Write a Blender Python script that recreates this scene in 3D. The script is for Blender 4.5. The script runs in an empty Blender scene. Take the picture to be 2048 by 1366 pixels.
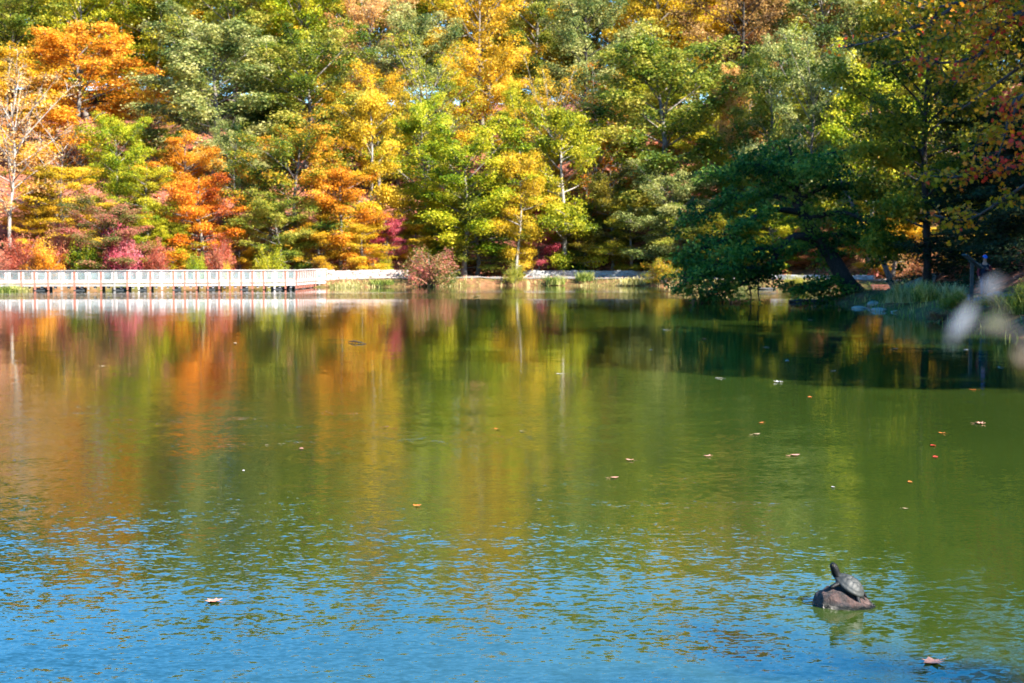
import bpy, bmesh, math, random
import numpy as np
from mathutils import Vector, Matrix, Quaternion

sc = bpy.context.scene
C = sc.collection
R = math.radians

# ------------------------------------------------------------------ camera
CAM = Vector((0.0, 0.0, 2.6))
FPX = 2844.0                    # focal length in pixels of the 2048 wide photograph
PITCH = math.atan(173.0 / FPX)
cd = bpy.data.cameras.new('camera')
cam = bpy.data.objects.new('camera', cd)
C.objects.link(cam)
cam.location = CAM
cam.rotation_euler = (math.pi / 2 - PITCH, 0, 0)
cd.lens = 50.0
cd.sensor_width = 36.0
cd.clip_start = 0.05
cd.clip_end = 3000
cd.dof.use_dof = True
cd.dof.focus_distance = 11.5
cd.dof.aperture_fstop = 4.0
sc.camera = cam

# ------------------------------------------------------------------ light
SUN_AZ, SUN_EL = R(128), R(37)
SUN = Vector((math.sin(SUN_AZ) * math.cos(SUN_EL), math.cos(SUN_AZ) * math.cos(SUN_EL), math.sin(SUN_EL)))
wd = bpy.data.worlds.new('World')
sc.world = wd
wd.use_nodes = True
bg = wd.node_tree.nodes['Background']
sky = wd.node_tree.nodes.new('ShaderNodeTexSky')
sky.sky_type = 'NISHITA'
sky.sun_disc = False
sky.sun_elevation = SUN_EL
sky.sun_rotation = SUN_AZ
sky.air_density = 1.0
sky.dust_density = 0.2
sky.ozone_density = 3.0
hs = wd.node_tree.nodes.new('ShaderNodeHueSaturation')
hs.inputs['Saturation'].default_value = 1.45
wd.node_tree.links.new(sky.outputs[0], hs.inputs['Color'])
wd.node_tree.links.new(hs.outputs[0], bg.inputs[0])
bg.inputs[1].default_value = 0.105
sl = bpy.data.lights.new('sun', 'SUN')
sl.energy = 5.0
sl.angle = R(0.5)
sl.color = (1.0, 0.93, 0.82)
so = bpy.data.objects.new('sun', sl)
C.objects.link(so)
so.rotation_euler = (-SUN).to_track_quat('-Z', 'Y').to_euler()
so.location = SUN * 100
sc.view_settings.view_transform = 'Standard'
sc.view_settings.look = 'None'
sc.view_settings.exposure = 2.2
sc.view_settings.gamma = 1.0
sc.view_settings.use_curve_mapping = False
sc.cycles.max_bounces = 5
sc.cycles.diffuse_bounces = 2
sc.cycles.glossy_bounces = 2
sc.cycles.transmission_bounces = 4
sc.cycles.transparent_max_bounces = 6
sc.cycles.caustics_reflective = False
sc.cycles.caustics_refractive = False
sc.cycles.use_denoising = True
sc.cycles.use_adaptive_sampling = True
sc.cycles.adaptive_threshold = 0.02

# ------------------------------------------------------------------ pixel helpers (photo is 2048 x 1366)
_cp, _sp = math.cos(PITCH), math.sin(PITCH)
def ray(px, py):
    x = (px - 1024) / FPX
    y = -(py - 683) / FPX
    return Vector((x, _cp + y * _sp, -_sp + y * _cp))
def at(px, py, Y):
    d = ray(px, py)
    return CAM + d * (Y / d.y)
def on_z(px, py, z=0.0):
    d = ray(px, py)
    return CAM + d * ((z - CAM.z) / d.z)

# ------------------------------------------------------------------ material helpers
MATS = {}
def new_mat(name):
    m = bpy.data.materials.new(name)
    m.use_nodes = True
    MATS[name] = m
    nt = m.node_tree
    p = nt.nodes['Principled BSDF']
    return m, nt, p
def N(nt, t, **kw):
    n = nt.nodes.new(t)
    for k, v in kw.items():
        setattr(n, k, v)
    return n
def ramp(nt, stops, interp='LINEAR'):
    r = nt.nodes.new('ShaderNodeValToRGB')
    r.color_ramp.interpolation = interp
    el = r.color_ramp.elements
    while len(el) < len(stops):
        el.new(0.5)
    for e, (p, c) in zip(el, stops):
        e.position = p
        e.color = (c[0], c[1], c[2], 1)
    return r
def math_node(nt, op, a, b=None, c=None, clamp=False):
    n = nt.nodes.new('ShaderNodeMath')
    n.operation = op
    n.use_clamp = clamp
    for i, v in enumerate((a, b, c)):
        if v is None:
            continue
        if isinstance(v, (int, float)):
            n.inputs[i].default_value = v
        else:
            nt.links.new(v, n.inputs[i])
    return n.outputs[0]
def noise(nt, scale, detail=2, rough=0.5, vec=None, dist=0.0):
    n = nt.nodes.new('ShaderNodeTexNoise')
    n.inputs['Scale'].default_value = scale
    n.inputs['Detail'].default_value = detail
    n.inputs['Roughness'].default_value = rough
    n.inputs['Distortion'].default_value = dist
    if vec is not None:
        nt.links.new(vec, n.inputs['Vector'])
    return n
def mapping(nt, vec, scale=(1, 1, 1), rot=(0, 0, 0)):
    m = nt.nodes.new('ShaderNodeMapping')
    m.inputs['Scale'].default_value = scale
    m.inputs['Rotation'].default_value = rot
    nt.links.new(vec, m.inputs['Vector'])
    return m.outputs[0]
def simple_mat(name, stops, scale=4.0, rough=0.8, bump=0.0, spec=0.3, detail=4, stretch=(1, 1, 1), coord='Object', bscale=None, metallic=0.0):
    m, nt, p = new_mat(name)
    tc = nt.nodes.new('ShaderNodeTexCoord')
    v = mapping(nt, tc.outputs[coord], stretch)
    n = noise(nt, scale, detail, 0.6, v)
    r = ramp(nt, stops)
    nt.links.new(n.outputs['Fac'], r.inputs[0])
    nt.links.new(r.outputs[0], p.inputs['Base Color'])
    p.inputs['Roughness'].default_value = rough
    p.inputs['Specular IOR Level'].default_value = spec
    p.inputs['Metallic'].default_value = metallic
    if bump:
        n2 = noise(nt, bscale or scale * 3, 4, 0.6, v)
        b = nt.nodes.new('ShaderNodeBump')
        b.inputs['Strength'].default_value = bump
        b.inputs['Distance'].default_value = 0.02
        nt.links.new(n2.outputs['Fac'], b.inputs['Height'])
        nt.links.new(b.outputs[0], p.inputs['Normal'])
    return m
def leaf_mat(name, cols, transl=0.4, spec=0.3, rough=0.5, contrast=1.0, nscale=0.35, tint=1.25):
    """cols: colours along a ramp driven by leaf, clump and patch variation"""
    m, nt, p = new_mat(name)
    a1 = N(nt, 'ShaderNodeAttribute', attribute_name='rnd')
    a2 = N(nt, 'ShaderNodeAttribute', attribute_name='clump')
    geo = nt.nodes.new('ShaderNodeNewGeometry')
    nz = noise(nt, nscale, 2, 0.5, geo.outputs['Position'])
    t = math_node(nt, 'MULTIPLY', a1.outputs['Fac'], 0.5)
    t = math_node(nt, 'MULTIPLY_ADD', a2.outputs['Fac'], 0.42, t)
    n1 = math_node(nt, 'MULTIPLY_ADD', nz.outputs['Fac'], 1.9, -0.91)
    t = math_node(nt, 'ADD', t, n1)
    t = math_node(nt, 'MULTIPLY_ADD', t, contrast, 0.5 * (1 - contrast), clamp=True)
    k = len(cols)
    r = ramp(nt, [(0.12 + 0.76 * i / (k - 1), c) for i, c in enumerate(cols)])
    nt.links.new(t, r.inputs[0])
    nt.links.new(r.outputs[0], p.inputs['Base Color'])
    p.inputs['Roughness'].default_value = rough
    p.inputs['Specular IOR Level'].default_value = spec
    tr = nt.nodes.new('ShaderNodeBsdfTranslucent')
    mx = N(nt, 'ShaderNodeMix', data_type='RGBA', blend_type='MULTIPLY')
    mx.inputs['Factor'].default_value = 1.0
    nt.links.new(r.outputs[0], mx.inputs['A'])
    mx.inputs['B'].default_value = (tint, tint * 0.98, tint * 0.7, 1)
    nt.links.new(mx.outputs['Result'], tr.inputs['Color'])
    ms = nt.nodes.new('ShaderNodeMixShader')
    ms.inputs[0].default_value = transl
    nt.links.new(p.outputs[0], ms.inputs[1])
    nt.links.new(tr.outputs[0], ms.inputs[2])
    nt.links.new(ms.outputs[0], nt.nodes['Material Output'].inputs['Surface'])
    return m

# ------------------------------------------------------------------ mesh helpers
def link(o, parent=None):
    C.objects.link(o)
    if parent is not None:
        o.parent = parent
    return o
def tag(o, label=None, cat=None, group=None, kind=None):
    if label: o['label'] = label
    if cat: o['category'] = cat
    if group: o['group'] = group
    if kind: o['kind'] = kind
    return o
def empty(name, loc=(0, 0, 0), rz=0.0, scale=(1, 1, 1)):
    o = bpy.data.objects.new(name, None)
    o.empty_display_size = 0.2
    C.objects.link(o)
    o.location = loc
    o.rotation_euler = (0, 0, rz)
    o.scale = scale
    return o
def obj(name, me, mat=None, parent=None):
    o = bpy.data.objects.new(name, me)
    if mat is not None and len(me.materials) == 0:
        me.materials.append(MATS[mat] if isinstance(mat, str) else mat)
    return link(o, parent)
def obj_shared(name, me, mat, parent=None):
    """shared mesh data, material held by the object"""
    if len(me.materials) == 0:
        me.materials.append(None)
    o = bpy.data.objects.new(name, me)
    link(o, parent)
    o.material_slots[0].link = 'OBJECT'
    o.material_slots[0].material = MATS[mat] if isinstance(mat, str) else mat
    return o
def mesh_np(name, verts, faces, smooth=False, attrs=None):
    """verts (V,3), faces (F,K) numpy"""
    verts = np.ascontiguousarray(verts, dtype=np.float32)
    faces = np.ascontiguousarray(faces, dtype=np.int32)
    me = bpy.data.meshes.new(name)
    F, K = faces.shape
    me.vertices.add(len(verts))
    me.vertices.foreach_set('co', verts.ravel())
    me.loops.add(F * K)
    me.loops.foreach_set('vertex_index', faces.ravel())
    me.polygons.add(F)
    me.polygons.foreach_set('loop_start', np.arange(0, F * K, K, dtype=np.int32))
    me.polygons.foreach_set('loop_total', np.full(F, K, dtype=np.int32))
    me.polygons.foreach_set('use_smooth', np.full(F, smooth, dtype=bool))
    if attrs:
        for an, av in attrs.items():
            a = me.attributes.new(an, 'FLOAT', 'FACE')
            a.data.foreach_set('value', np.ascontiguousarray(av, dtype=np.float32))
    me.update(calc_edges=True)
    me.validate()
    return me
class MB:
    """collects boxes, tubes and polygons into one mesh"""
    def __init__(s):
        s.v, s.f = [], []
    def add(s, verts, faces):
        b = len(s.v)
        s.v += [tuple(p) for p in verts]
        s.f += [tuple(i + b for i in f) for f in faces]
    def box(s, c, size, M=None):
        hx, hy, hz = size[0] / 2, size[1] / 2, size[2] / 2
        vs = [Vector((sx * hx, sy * hy, sz * hz)) for sx in (-1, 1) for sy in (-1, 1) for sz in (-1, 1)]
        if M is not None:
            vs = [M @ v for v in vs]
        c = Vector(c)
        s.add([v + c for v in vs], [(0, 1, 3, 2), (4, 6, 7, 5), (0, 4, 5, 1), (2, 3, 7, 6), (0, 2, 6, 4), (1, 5, 7, 3)])
    def tube(s, pts, radii, n=6):
        pts = [Vector(p) for p in pts]
        vs, fs = [], []
        up = Vector((0.31, 0.17, 1.0)).normalized()
        for i, p in enumerate(pts):
            t = (pts[min(i + 1, len(pts) - 1)] - pts[max(i - 1, 0)])
            if t.length < 1e-9: t = Vector((0, 0, 1))
            t.normalize()
            a = t.cross(up)
            if a.length < 1e-3: a = t.cross(Vector((1, 0, 0)))
            a.normalize()
            b = t.cross(a)
            for k in range(n):
                an = 2 * math.pi * k / n
                vs.append(p + (a * math.cos(an) + b * math.sin(an)) * radii[i])
        for i in range(len(pts) - 1):
            for k in range(n):
                k2 = (k + 1) % n
                fs.append((i * n + k, i * n + k2, (i + 1) * n + k2, (i + 1) * n + k))
        fs.append(tuple(range(n))[::-1])
        fs.append(tuple(range((len(pts) - 1) * n, len(pts) * n)))
        s.add(vs, fs)
    def mesh(s, name, smooth=False):
        me = bpy.data.meshes.new(name)
        me.from_pydata(s.v, [], s.f)
        if smooth:
            me.polygons.foreach_set('use_smooth', [True] * len(me.polygons))
        me.update()
        return me
    def build(s, name, mat, parent=None, smooth=False):
        return obj(name, s.mesh(name, smooth), mat, parent)

RHOMB = np.array([(0, 0), (0.33, 0.5), (0, 1), (-0.33, 0.5)])
BLADE = np.array([(0, 0), (0.16, 0.4), (0, 1), (-0.16, 0.4)])
MAPLE = np.array([(0, 0), (0.16, 0.12), (0.5, 0.16), (0.36, 0.42), (0.52, 0.66), (0.2, 0.66), (0, 1.0), (-0.2, 0.66), (-0.52, 0.66), (-0.36, 0.42), (-0.5, 0.16), (-0.16, 0.12)])
def leaves_mesh(name, cen, nrm, size, rng, clump, shape=RHOMB, tang=None, rnd=None):
    n = len(cen)
    K = len(shape)
    nrm = nrm / np.maximum(np.linalg.norm(nrm, axis=1, keepdims=True), 1e-6)
    t = rng.normal(size=(n, 3)) if tang is None else tang + rng.normal(size=(n, 3)) * 0.25
    t -= nrm * (t * nrm).sum(1, keepdims=True)
    t /= np.maximum(np.linalg.norm(t, axis=1, keepdims=True), 1e-6)
    b = np.cross(nrm, t)
    sh = shape - np.array([0, 0.5])
    V = cen[:, None, :] + size[:, None, None] * (sh[None, :, 0:1] * b[:, None, :] + sh[None, :, 1:2] * t[:, None, :])
    # a slight fold along the midrib so that leaves are not perfectly flat
    V += nrm[:, None, :] * (np.abs(sh[None, :, 0:1]) * 0.35 * size[:, None, None])
    F = np.arange(n * K).reshape(n, K)
    rr = rng.random(n) if rnd is None else rnd
    return mesh_np(name, V.reshape(-1, 3), F, attrs={'rnd': rr, 'clump': clump})

# ------------------------------------------------------------------ terrain
SHORE = [(-60, 0), (-30, 2.0), (-10, 3.4), (2, 3.8), (7, 4.6), (11, 8), (14, 15), (15, 25), (15.2, 35), (15.2, 41), (16.0, 49),
         (16.3, 53), (16.6, 60), (17.0, 67), (17.8, 72), (16.9, 77), (17.6, 80.5), (21, 84), (27, 90), (30, 98), (27, 106), (20.5, 110),
         (15, 114.5), (10, 119), (4, 121), (-2, 121), (-6, 118), (-9.5, 116), (-13, 114.8), (-16, 114.2), (-22, 112), (-32, 110), (-37, 106.5),
         (-37.4, 102), (-40, 100.5), (-48, 98), (-66, 88), (-78, 60), (-76, 20)]
PA = np.array(SHORE, dtype=float)
PB = np.roll(PA, -1, axis=0)
def shore_dist(x, y):
    """signed distance to the shoreline, negative over the water"""
    x = np.asarray(x, float); y = np.asarray(y, float)
    shp = x.shape
    x = x.ravel(); y = y.ravel()
    best = np.full(x.shape, 1e9)
    inside = np.zeros(x.shape, bool)
    for (ax, ay), (bx, by) in zip(PA, PB):
        dx, dy = bx - ax, by - ay
        t = np.clip(((x - ax) * dx + (y - ay) * dy) / (dx * dx + dy * dy), 0, 1)
        best = np.minimum(best, np.hypot(x - ax - t * dx, y - ay - t * dy))
        c = ((ay > y) != (by > y))
        with np.errstate(divide='ignore', invalid='ignore'):
            xi = (bx - ax) * (y - ay) / (by - ay if by != ay else 1e-9) + ax
        inside ^= c & (x < xi)
    return np.where(inside, -best, best).reshape(shp)
def smooth(a, b, x):
    t = np.clip((x - a) / (b - a), 0, 1)
    return t * t * (3 - 2 * t)
def terrain(x, y):
    x = np.asarray(x, float); y = np.asarray(y, float)
    d = shore_dist(x, y)
    wob = 0.10 * np.sin(x * 0.9 + 1.3 * np.sin(y * 0.37)) * np.sin(y * 0.8 + 0.5) + 0.05 * np.sin(x * 2.3 + y * 1.7)
    bank = 0.75 * smooth(-0.3, 2.2, d) - 0.12
    far = smooth(85, 104, y)
    bench = 3.6 + 2.4 * far
    cove = np.exp(-(((x - 44) / 22.0) ** 2 + ((y - 104) / 26.0) ** 2))
    near = 1 - smooth(2, 12, y)
    slope = 0.42 * (1 - 0.93 * cove) * (1 - 0.85 * near)
    rise = slope * np.maximum(d - bench, 0)
    cap = 34.0
    rise = cap * (1 - np.exp(-rise / cap * 1.15))
    big = 1.6 * np.sin(x * 0.055 + 1.0) * np.sin(y * 0.05) * smooth(6, 30, d)
    z_out = bank + rise + wob * smooth(0.5, 4, d) + big
    z_in = -0.12 - 0.30 * np.minimum(-d, 6.0)
    return np.where(d > 0, z_out, np.minimum(z_in, 0.0) + 0.0) * np.where((d > -0.3) & (d <= 0), 1.0, 1.0)
def tz(x, y):
    return float(terrain(np.array([x]), np.array([y]))[0])

def axis(segs):
    out = []
    for a, b, st in segs:
        out += list(np.arange(a, b, st))
    return np.array(out + [segs[-1][1]])
gx = axis([(-900, -120, 60), (-120, -60, 4), (-60, 60, 0.8), (60, 120, 4), (120, 900, 60)])
gy = axis([(-700, -40, 60), (-40, 0, 4), (0, 14, 0.8), (14, 36, 1.1), (36, 132, 0.8), (132, 200, 3), (200, 1000, 60)])
GX, GY = np.meshgrid(gx, gy)
GZ = terrain(GX, GY)
nx, ny = len(gx), len(gy)
idx = np.arange(nx * ny).reshape(ny, nx)
FQ = np.stack([idx[:-1, :-1], idx[:-1, 1:], idx[1:, 1:], idx[1:, :-1]], -1).reshape(-1, 4)
def mat_ground():
    m, nt, p = new_mat('ground_litter')
    geo = nt.nodes.new('ShaderNodeNewGeometry')
    n1 = noise(nt, 1.6, 5, 0.7, geo.outputs['Position'])
    r1 = ramp(nt, [(0.3, (0.05, 0.028, 0.018)), (0.45, (0.16, 0.06, 0.035)), (0.58, (0.33, 0.12, 0.075)), (0.72, (0.42, 0.19, 0.12))])
    nt.links.new(n1.outputs['Fac'], r1.inputs[0])
    n2 = noise(nt, 0.25, 4, 0.6, geo.outputs['Position'])
    r2 = ramp(nt, [(0.42, (0, 0, 0)), (0.62, (1, 1, 1))])
    nt.links.new(n2.outputs['Fac'], r2.inputs[0])
    n3 = noise(nt, 3.0, 4, 0.6, geo.outputs['Position'])
    r3 = ramp(nt, [(0.3, (0.03, 0.045, 0.012)), (0.7, (0.12, 0.12, 0.03))])
    nt.links.new(n3.outputs['Fac'], r3.inputs[0])
    # grassy close to the lake, litter on the slopes
    g = N(nt, 'ShaderNodeAttribute', attribute_name='grassy')
    f = math_node(nt, 'MULTIPLY', g.outputs['Fac'], math_node(nt, 'MULTIPLY_ADD', r2.outputs[0], 0.6, 0.4), clamp=True)
    mx = N(nt, 'ShaderNodeMix', data_type='RGBA')
    nt.links.new(f, mx.inputs['Factor'])
    nt.links.new(r1.outputs[0], mx.inputs['A'])
    nt.links.new(r3.outputs[0], mx.inputs['B'])
    nt.links.new(mx.outputs['Result'], p.inputs['Base Color'])
    p.inputs['Roughness'].default_value = 0.95
    p.inputs['Specular IOR Level'].default_value = 0.1
    b = nt.nodes.new('ShaderNodeBump')
    b.inputs['Strength'].default_value = 0.7
    b.inputs['Distance'].default_value = 0.08
    nt.links.new(n1.outputs['Fac'], b.inputs['Height'])
    nt.links.new(b.outputs[0], p.inputs['Normal'])
mat_ground()
ter = mesh_np('ground', np.stack([GX, GY, GZ], -1).reshape(-1, 3), FQ, smooth=True)
D_ = shore_dist(GX, GY)
cove_ = np.exp(-(((GX - 44) / 22.0) ** 2 + ((GY - 104) / 26.0) ** 2))
gr_ = np.clip(1 - smooth(2.0, 6.0, D_) + 1.3 * cove_ * smooth(85, 95, GY), 0, 1)
ga = ter.attributes.new('grassy', 'FLOAT', 'POINT')
ga.data.foreach_set('value', gr_.ravel().astype(np.float32))
tag(obj('ground', ter, 'ground_litter'), kind='structure')

# ------------------------------------------------------------------ water
def mat_water():
    m, nt, p = new_mat('lake_water')
    geo = nt.nodes.new('ShaderNodeNewGeometry')
    P = geo.outputs['Position']
    sep = nt.nodes.new('ShaderNodeSeparateXYZ')
    nt.links.new(P, sep.inputs[0])
    X, Y = sep.outputs[0], sep.outputs[1]
    def smoothstep(v, a, b):
        n = N(nt, 'ShaderNodeMapRange', interpolation_type='SMOOTHSTEP')
        nt.links.new(v, n.inputs['Value'])
        n.inputs['From Min'].default_value = a
        n.inputs['From Max'].default_value = b
        return n.outputs['Result']
    # wind: where ripples are strong
    big = noise(nt, 1.0, 3, 0.55, mapping(nt, P, (0.10, 0.22, 1), (0, 0, R(-12))))
    bw = math_node(nt, 'MULTIPLY_ADD', big.outputs['Fac'], 2.4, -0.75, clamp=True)
    Yw = math_node(nt, 'MULTIPLY_ADD', big.outputs['Fac'], 10.0, math_node(nt, 'ADD', Y, -5.0))
    near = smoothstep(Yw, 33.0, 21.0)
    Xr = math_node(nt, 'MULTIPLY_ADD', Y, -0.16, X)
    right = smoothstep(Xr, 0.0, 2.2)                   # calm lee water towards the right bank
    vnear = smoothstep(Y, 13.5, 9.5)
    wind = math_node(nt, 'MULTIPLY', near, math_node(nt, 'MULTIPLY_ADD', right, -0.72, 1.0))
    wind = math_node(nt, 'MAXIMUM', wind, math_node(nt, 'MULTIPLY', math_node(nt, 'MULTIPLY', vnear, 1.9), math_node(nt, 'MULTIPLY_ADD', smoothstep(Xr, 1.2, 3.0), -0.55, 1.0)))
    wind = math_node(nt, 'MULTIPLY', wind, math_node(nt, 'MULTIPLY_ADD', bw, 1.1, 0.2))
    # a ruffled band far out before the boardwalk
    Yb = math_node(nt, 'MULTIPLY_ADD', X, -0.03, Y)
    band = math_node(nt, 'MULTIPLY', smoothstep(Yb, 83.5, 86.0), smoothstep(Yb, 99.0, 94.0))
    amp = math_node(nt, 'MULTIPLY_ADD', wind, 0.068, 0.018)
    amp = math_node(nt, 'MULTIPLY_ADD', band, 0.42, amp)
    # a cat's paw of ripples half way out on the left
    paw = math_node(nt, 'MULTIPLY', math_node(nt, 'MULTIPLY', smoothstep(Yw, 17.0, 19.5), smoothstep(Yw, 25.5, 22.0)), smoothstep(X, 2.5, -2.0))
    pn_ = noise(nt, 1.0, 3, 0.6, mapping(nt, P, (0.5, 0.8, 1)))
    paw = math_node(nt, 'MULTIPLY', paw, math_node(nt, 'MULTIPLY_ADD', pn_.outputs['Fac'], 4.0, -1.6, clamp=True))
    amp = math_node(nt, 'MULTIPLY_ADD', paw, 0.055, amp)
    # ripple slopes
    c1 = noise(nt, 1.0, 2, 0.6, mapping(nt, P, (8.5, 15.0, 1), (0, 0, R(-14))), 0.3)
    c2 = noise(nt, 1.0, 3, 0.6, mapping(nt, P, (22.0, 42.0, 1), (0, 0, R(-6))), 0.2)
    c3 = noise(nt, 1.0, 2, 0.5, mapping(nt, P, (0.55, 1.3, 1), (0, 0, R(-20))))
    def cen(n, k):
        v = N(nt, 'ShaderNodeVectorMath', operation='SUBTRACT')
        nt.links.new(n.outputs['Color'], v.inputs[0])
        v.inputs[1].default_value = (0.5, 0.5, 0.5)
        s = N(nt, 'ShaderNodeVectorMath', operation='SCALE')
        nt.links.new(v.outputs[0], s.inputs[0])
        s.inputs['Scale'].default_value = k
        return s.outputs[0]
    def vadd(a, b):
        v = N(nt, 'ShaderNodeVectorMath', operation='ADD')
        nt.links.new(a, v.inputs[0]); nt.links.new(b, v.inputs[1])
        return v.outputs[0]
    s = vadd(vadd(cen(c1, 1.9), cen(c2, 1.8)), cen(c3, 0.8))
    sc_ = N(nt, 'ShaderNodeVectorMath', operation='SCALE')
    nt.links.new(s, sc_.inputs[0]); nt.links.new(amp, sc_.inputs['Scale'])
    mul = N(nt, 'ShaderNodeVectorMath', operation='MULTIPLY')
    nt.links.new(sc_.outputs[0], mul.inputs[0]); mul.inputs[1].default_value = (0.38, 1.0, 0.0)
    ad = N(nt, 'ShaderNodeVectorMath', operation='ADD')
    nt.links.new(mul.outputs[0], ad.inputs[0]); ad.inputs[1].default_value = (0, 0, 1)
    nm = N(nt, 'ShaderNodeVectorMath', operation='NORMALIZE')
    nt.links.new(ad.outputs[0], nm.inputs[0])
    nt.links.new(nm.outputs[0], p.inputs['Normal'])
    # turbid green pond water with a little patchiness
    cn = noise(nt, 0.12, 3, 0.5, P)
    r = ramp(nt, [(0.3, (0.020, 0.037, 0.005)), (0.7, (0.029, 0.048, 0.007))])
    nt.links.new(cn.outputs['Fac'], r.inputs[0])
    # base colour darker to the left, greener towards the right bank
    green_mix = smoothstep(math_node(nt, 'MULTIPLY_ADD', cn.outputs['Fac'], 6.0, X), -4.0, 7.5)
    mk = N(nt, 'ShaderNodeMix', data_type='RGBA')
    nt.links.new(green_mix, mk.inputs['Factor'])
    mk.inputs['A'].default_value = (0.007, 0.015, 0.004, 1)
    nt.links.new(r.outputs[0], mk.inputs['B'])
    nt.links.new(mk.outputs['Result'], p.inputs['Base Color'])
    p.inputs['Roughness'].default_value = 0.03
    p.inputs['IOR'].default_value = 1.65
    p.inputs['Specular IOR Level'].default_value = 0.5
mat_water()
bm = bmesh.new()
wv = [bm.verts.new(v) for v in ((-95, -4, 0), (36, -4, 0), (36, 128, 0), (-95, 128, 0))]
bm.faces.new(wv)
me = bpy.data.meshes.new('water'); bm.to_mesh(me); bm.free()
tag(obj('water', me, 'lake_water'), kind='structure')

# ------------------------------------------------------------------ path around the lake
simple_mat('path_gravel', [(0.3, (0.13, 0.12, 0.11)), (0.7, (0.26, 0.24, 0.22))], 6, 0.9, 0.4, coord='Object')
def strip(name, pts, width, mat, lift=0.05):
    pts = [Vector((p[0], p[1], 0)) for p in pts]
    fine = []
    for a, b in zip(pts[:-1], pts[1:]):
        n = max(2, int((b - a).length / 0.5))
        fine += [a.lerp(b, i / n) for i in range(n)]
    fine.append(pts[-1])
    vs, k = [], 5
    for i, p in enumerate(fine):
        t = (fine[min(i + 1, len(fine) - 1)] - fine[max(i - 1, 0)]).normalized()
        nrm = Vector((-t.y, t.x, 0))
        for j in range(k):
            q = p + nrm * width * (j / (k - 1) - 0.5)
            vs.append((q.x, q.y, tz(q.x, q.y) + lift))
    fs = [(i * k + j, i * k + j + 1, (i + 1) * k + j + 1, (i + 1) * k + j) for i in range(len(fine) - 1) for j in range(k - 1)]
    mb = MB(); mb.add(vs, fs)
    return mb.build(name, mat, smooth=True)
tag(strip('path', [(18.6, 30), (18.8, 41), (19.4, 50), (19.9, 58), (19.9, 66), (20.9, 74), (23.2, 80.5), (27.5, 87), (32.2, 93), (33, 100), (30.5, 108), (24, 112.5), (17, 118), (11, 121.6), (4, 123.6), (-3, 123.6), (-8, 120.2), (-13, 117.6)], 1.9, 'path_gravel'), kind='structure')

# ------------------------------------------------------------------ bark and leaf materials
simple_mat('bark_grey', [(0.3, (0.07, 0.06, 0.05)), (0.7, (0.26, 0.23, 0.20))], 3, 0.9, 0.5, stretch=(4, 4, 0.7))
simple_mat('bark_pale', [(0.3, (0.17, 0.15, 0.125)), (0.7, (0.40, 0.36, 0.31))], 3, 0.85, 0.4, stretch=(3, 3, 1))
simple_mat('bark_dark', [(0.3, (0.012, 0.010, 0.009)), (0.7, (0.05, 0.042, 0.036))], 4, 0.9, 0.6, stretch=(4, 4, 0.8))
simple_mat('twig_dark', [(0.3, (0.03, 0.026, 0.024)), (0.7, (0.10, 0.09, 0.085))], 4, 0.85)
PAL = {
    'green': [(.045, .085, .010), (.12, .165, .015), (.26, .27, .03), (.44, .38, .07)],
    'greygreen': [(.05, .09, .024), (.14, .18, .045), (.29, .30, .085), (.48, .45, .17)],
    'lime': [(.07, .13, .006), (.20, .27, .010), (.38, .38, .016), (.55, .47, .03)],
    'yellowgreen': [(.09, .135, .008), (.23, .26, .012), (.42, .385, .016), (.58, .47, .04)],
    'yellow': [(.20, .15, .010), (.44, .29, .012), (.60, .40, .018), (.68, .48, .05)],
    'gold': [(.20, .14, .010), (.50, .28, .012), (.68, .40, .018), (.72, .50, .06)],
    'orange': [(.20, .10, .008), (.50, .17, .010), (.68, .28, .014), (.74, .42, .05)],
    'deeporange': [(.26, .05, .010), (.54, .13, .010), (.68, .24, .012), (.74, .40, .04)],
    'peach': [(.30, .13, .04), (.52, .26, .07), (.62, .36, .12), (.68, .46, .22)],
    'red': [(.13, .06, .014), (.33, .06, .03), (.46, .12, .08), (.55, .26, .12)],
    'rust': [(.12, .045, .018), (.30, .11, .045), (.44, .19, .08), (.52, .28, .14)],
    'magenta': [(.16, .018, .03), (.38, .045, .075), (.50, .09, .13), (.56, .20, .20)],
    'pinkgreen': [(.06, .09, .02), (.16, .18, .04), (.34, .17, .08), (.48, .14, .12)],
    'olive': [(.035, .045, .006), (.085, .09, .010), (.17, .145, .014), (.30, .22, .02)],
    'greenorange': [(.05, .10, .014), (.17, .21, .02), (.44, .30, .02), (.62, .25, .02)],
    'brown': [(.09, .05, .02), (.22, .12, .04), (.36, .20, .06), (.45, .28, .10)],
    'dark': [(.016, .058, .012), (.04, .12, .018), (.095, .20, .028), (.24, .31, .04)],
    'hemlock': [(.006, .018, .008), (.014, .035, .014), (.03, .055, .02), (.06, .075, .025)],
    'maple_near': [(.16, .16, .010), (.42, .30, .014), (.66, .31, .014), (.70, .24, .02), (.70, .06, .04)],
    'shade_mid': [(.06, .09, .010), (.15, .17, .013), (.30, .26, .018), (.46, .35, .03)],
}
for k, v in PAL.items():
    leaf_mat('leaf_' + k, v, transl=0.45 if k in ('maple_near', 'shade_mid') else 0.38, spec=0.18)

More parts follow.
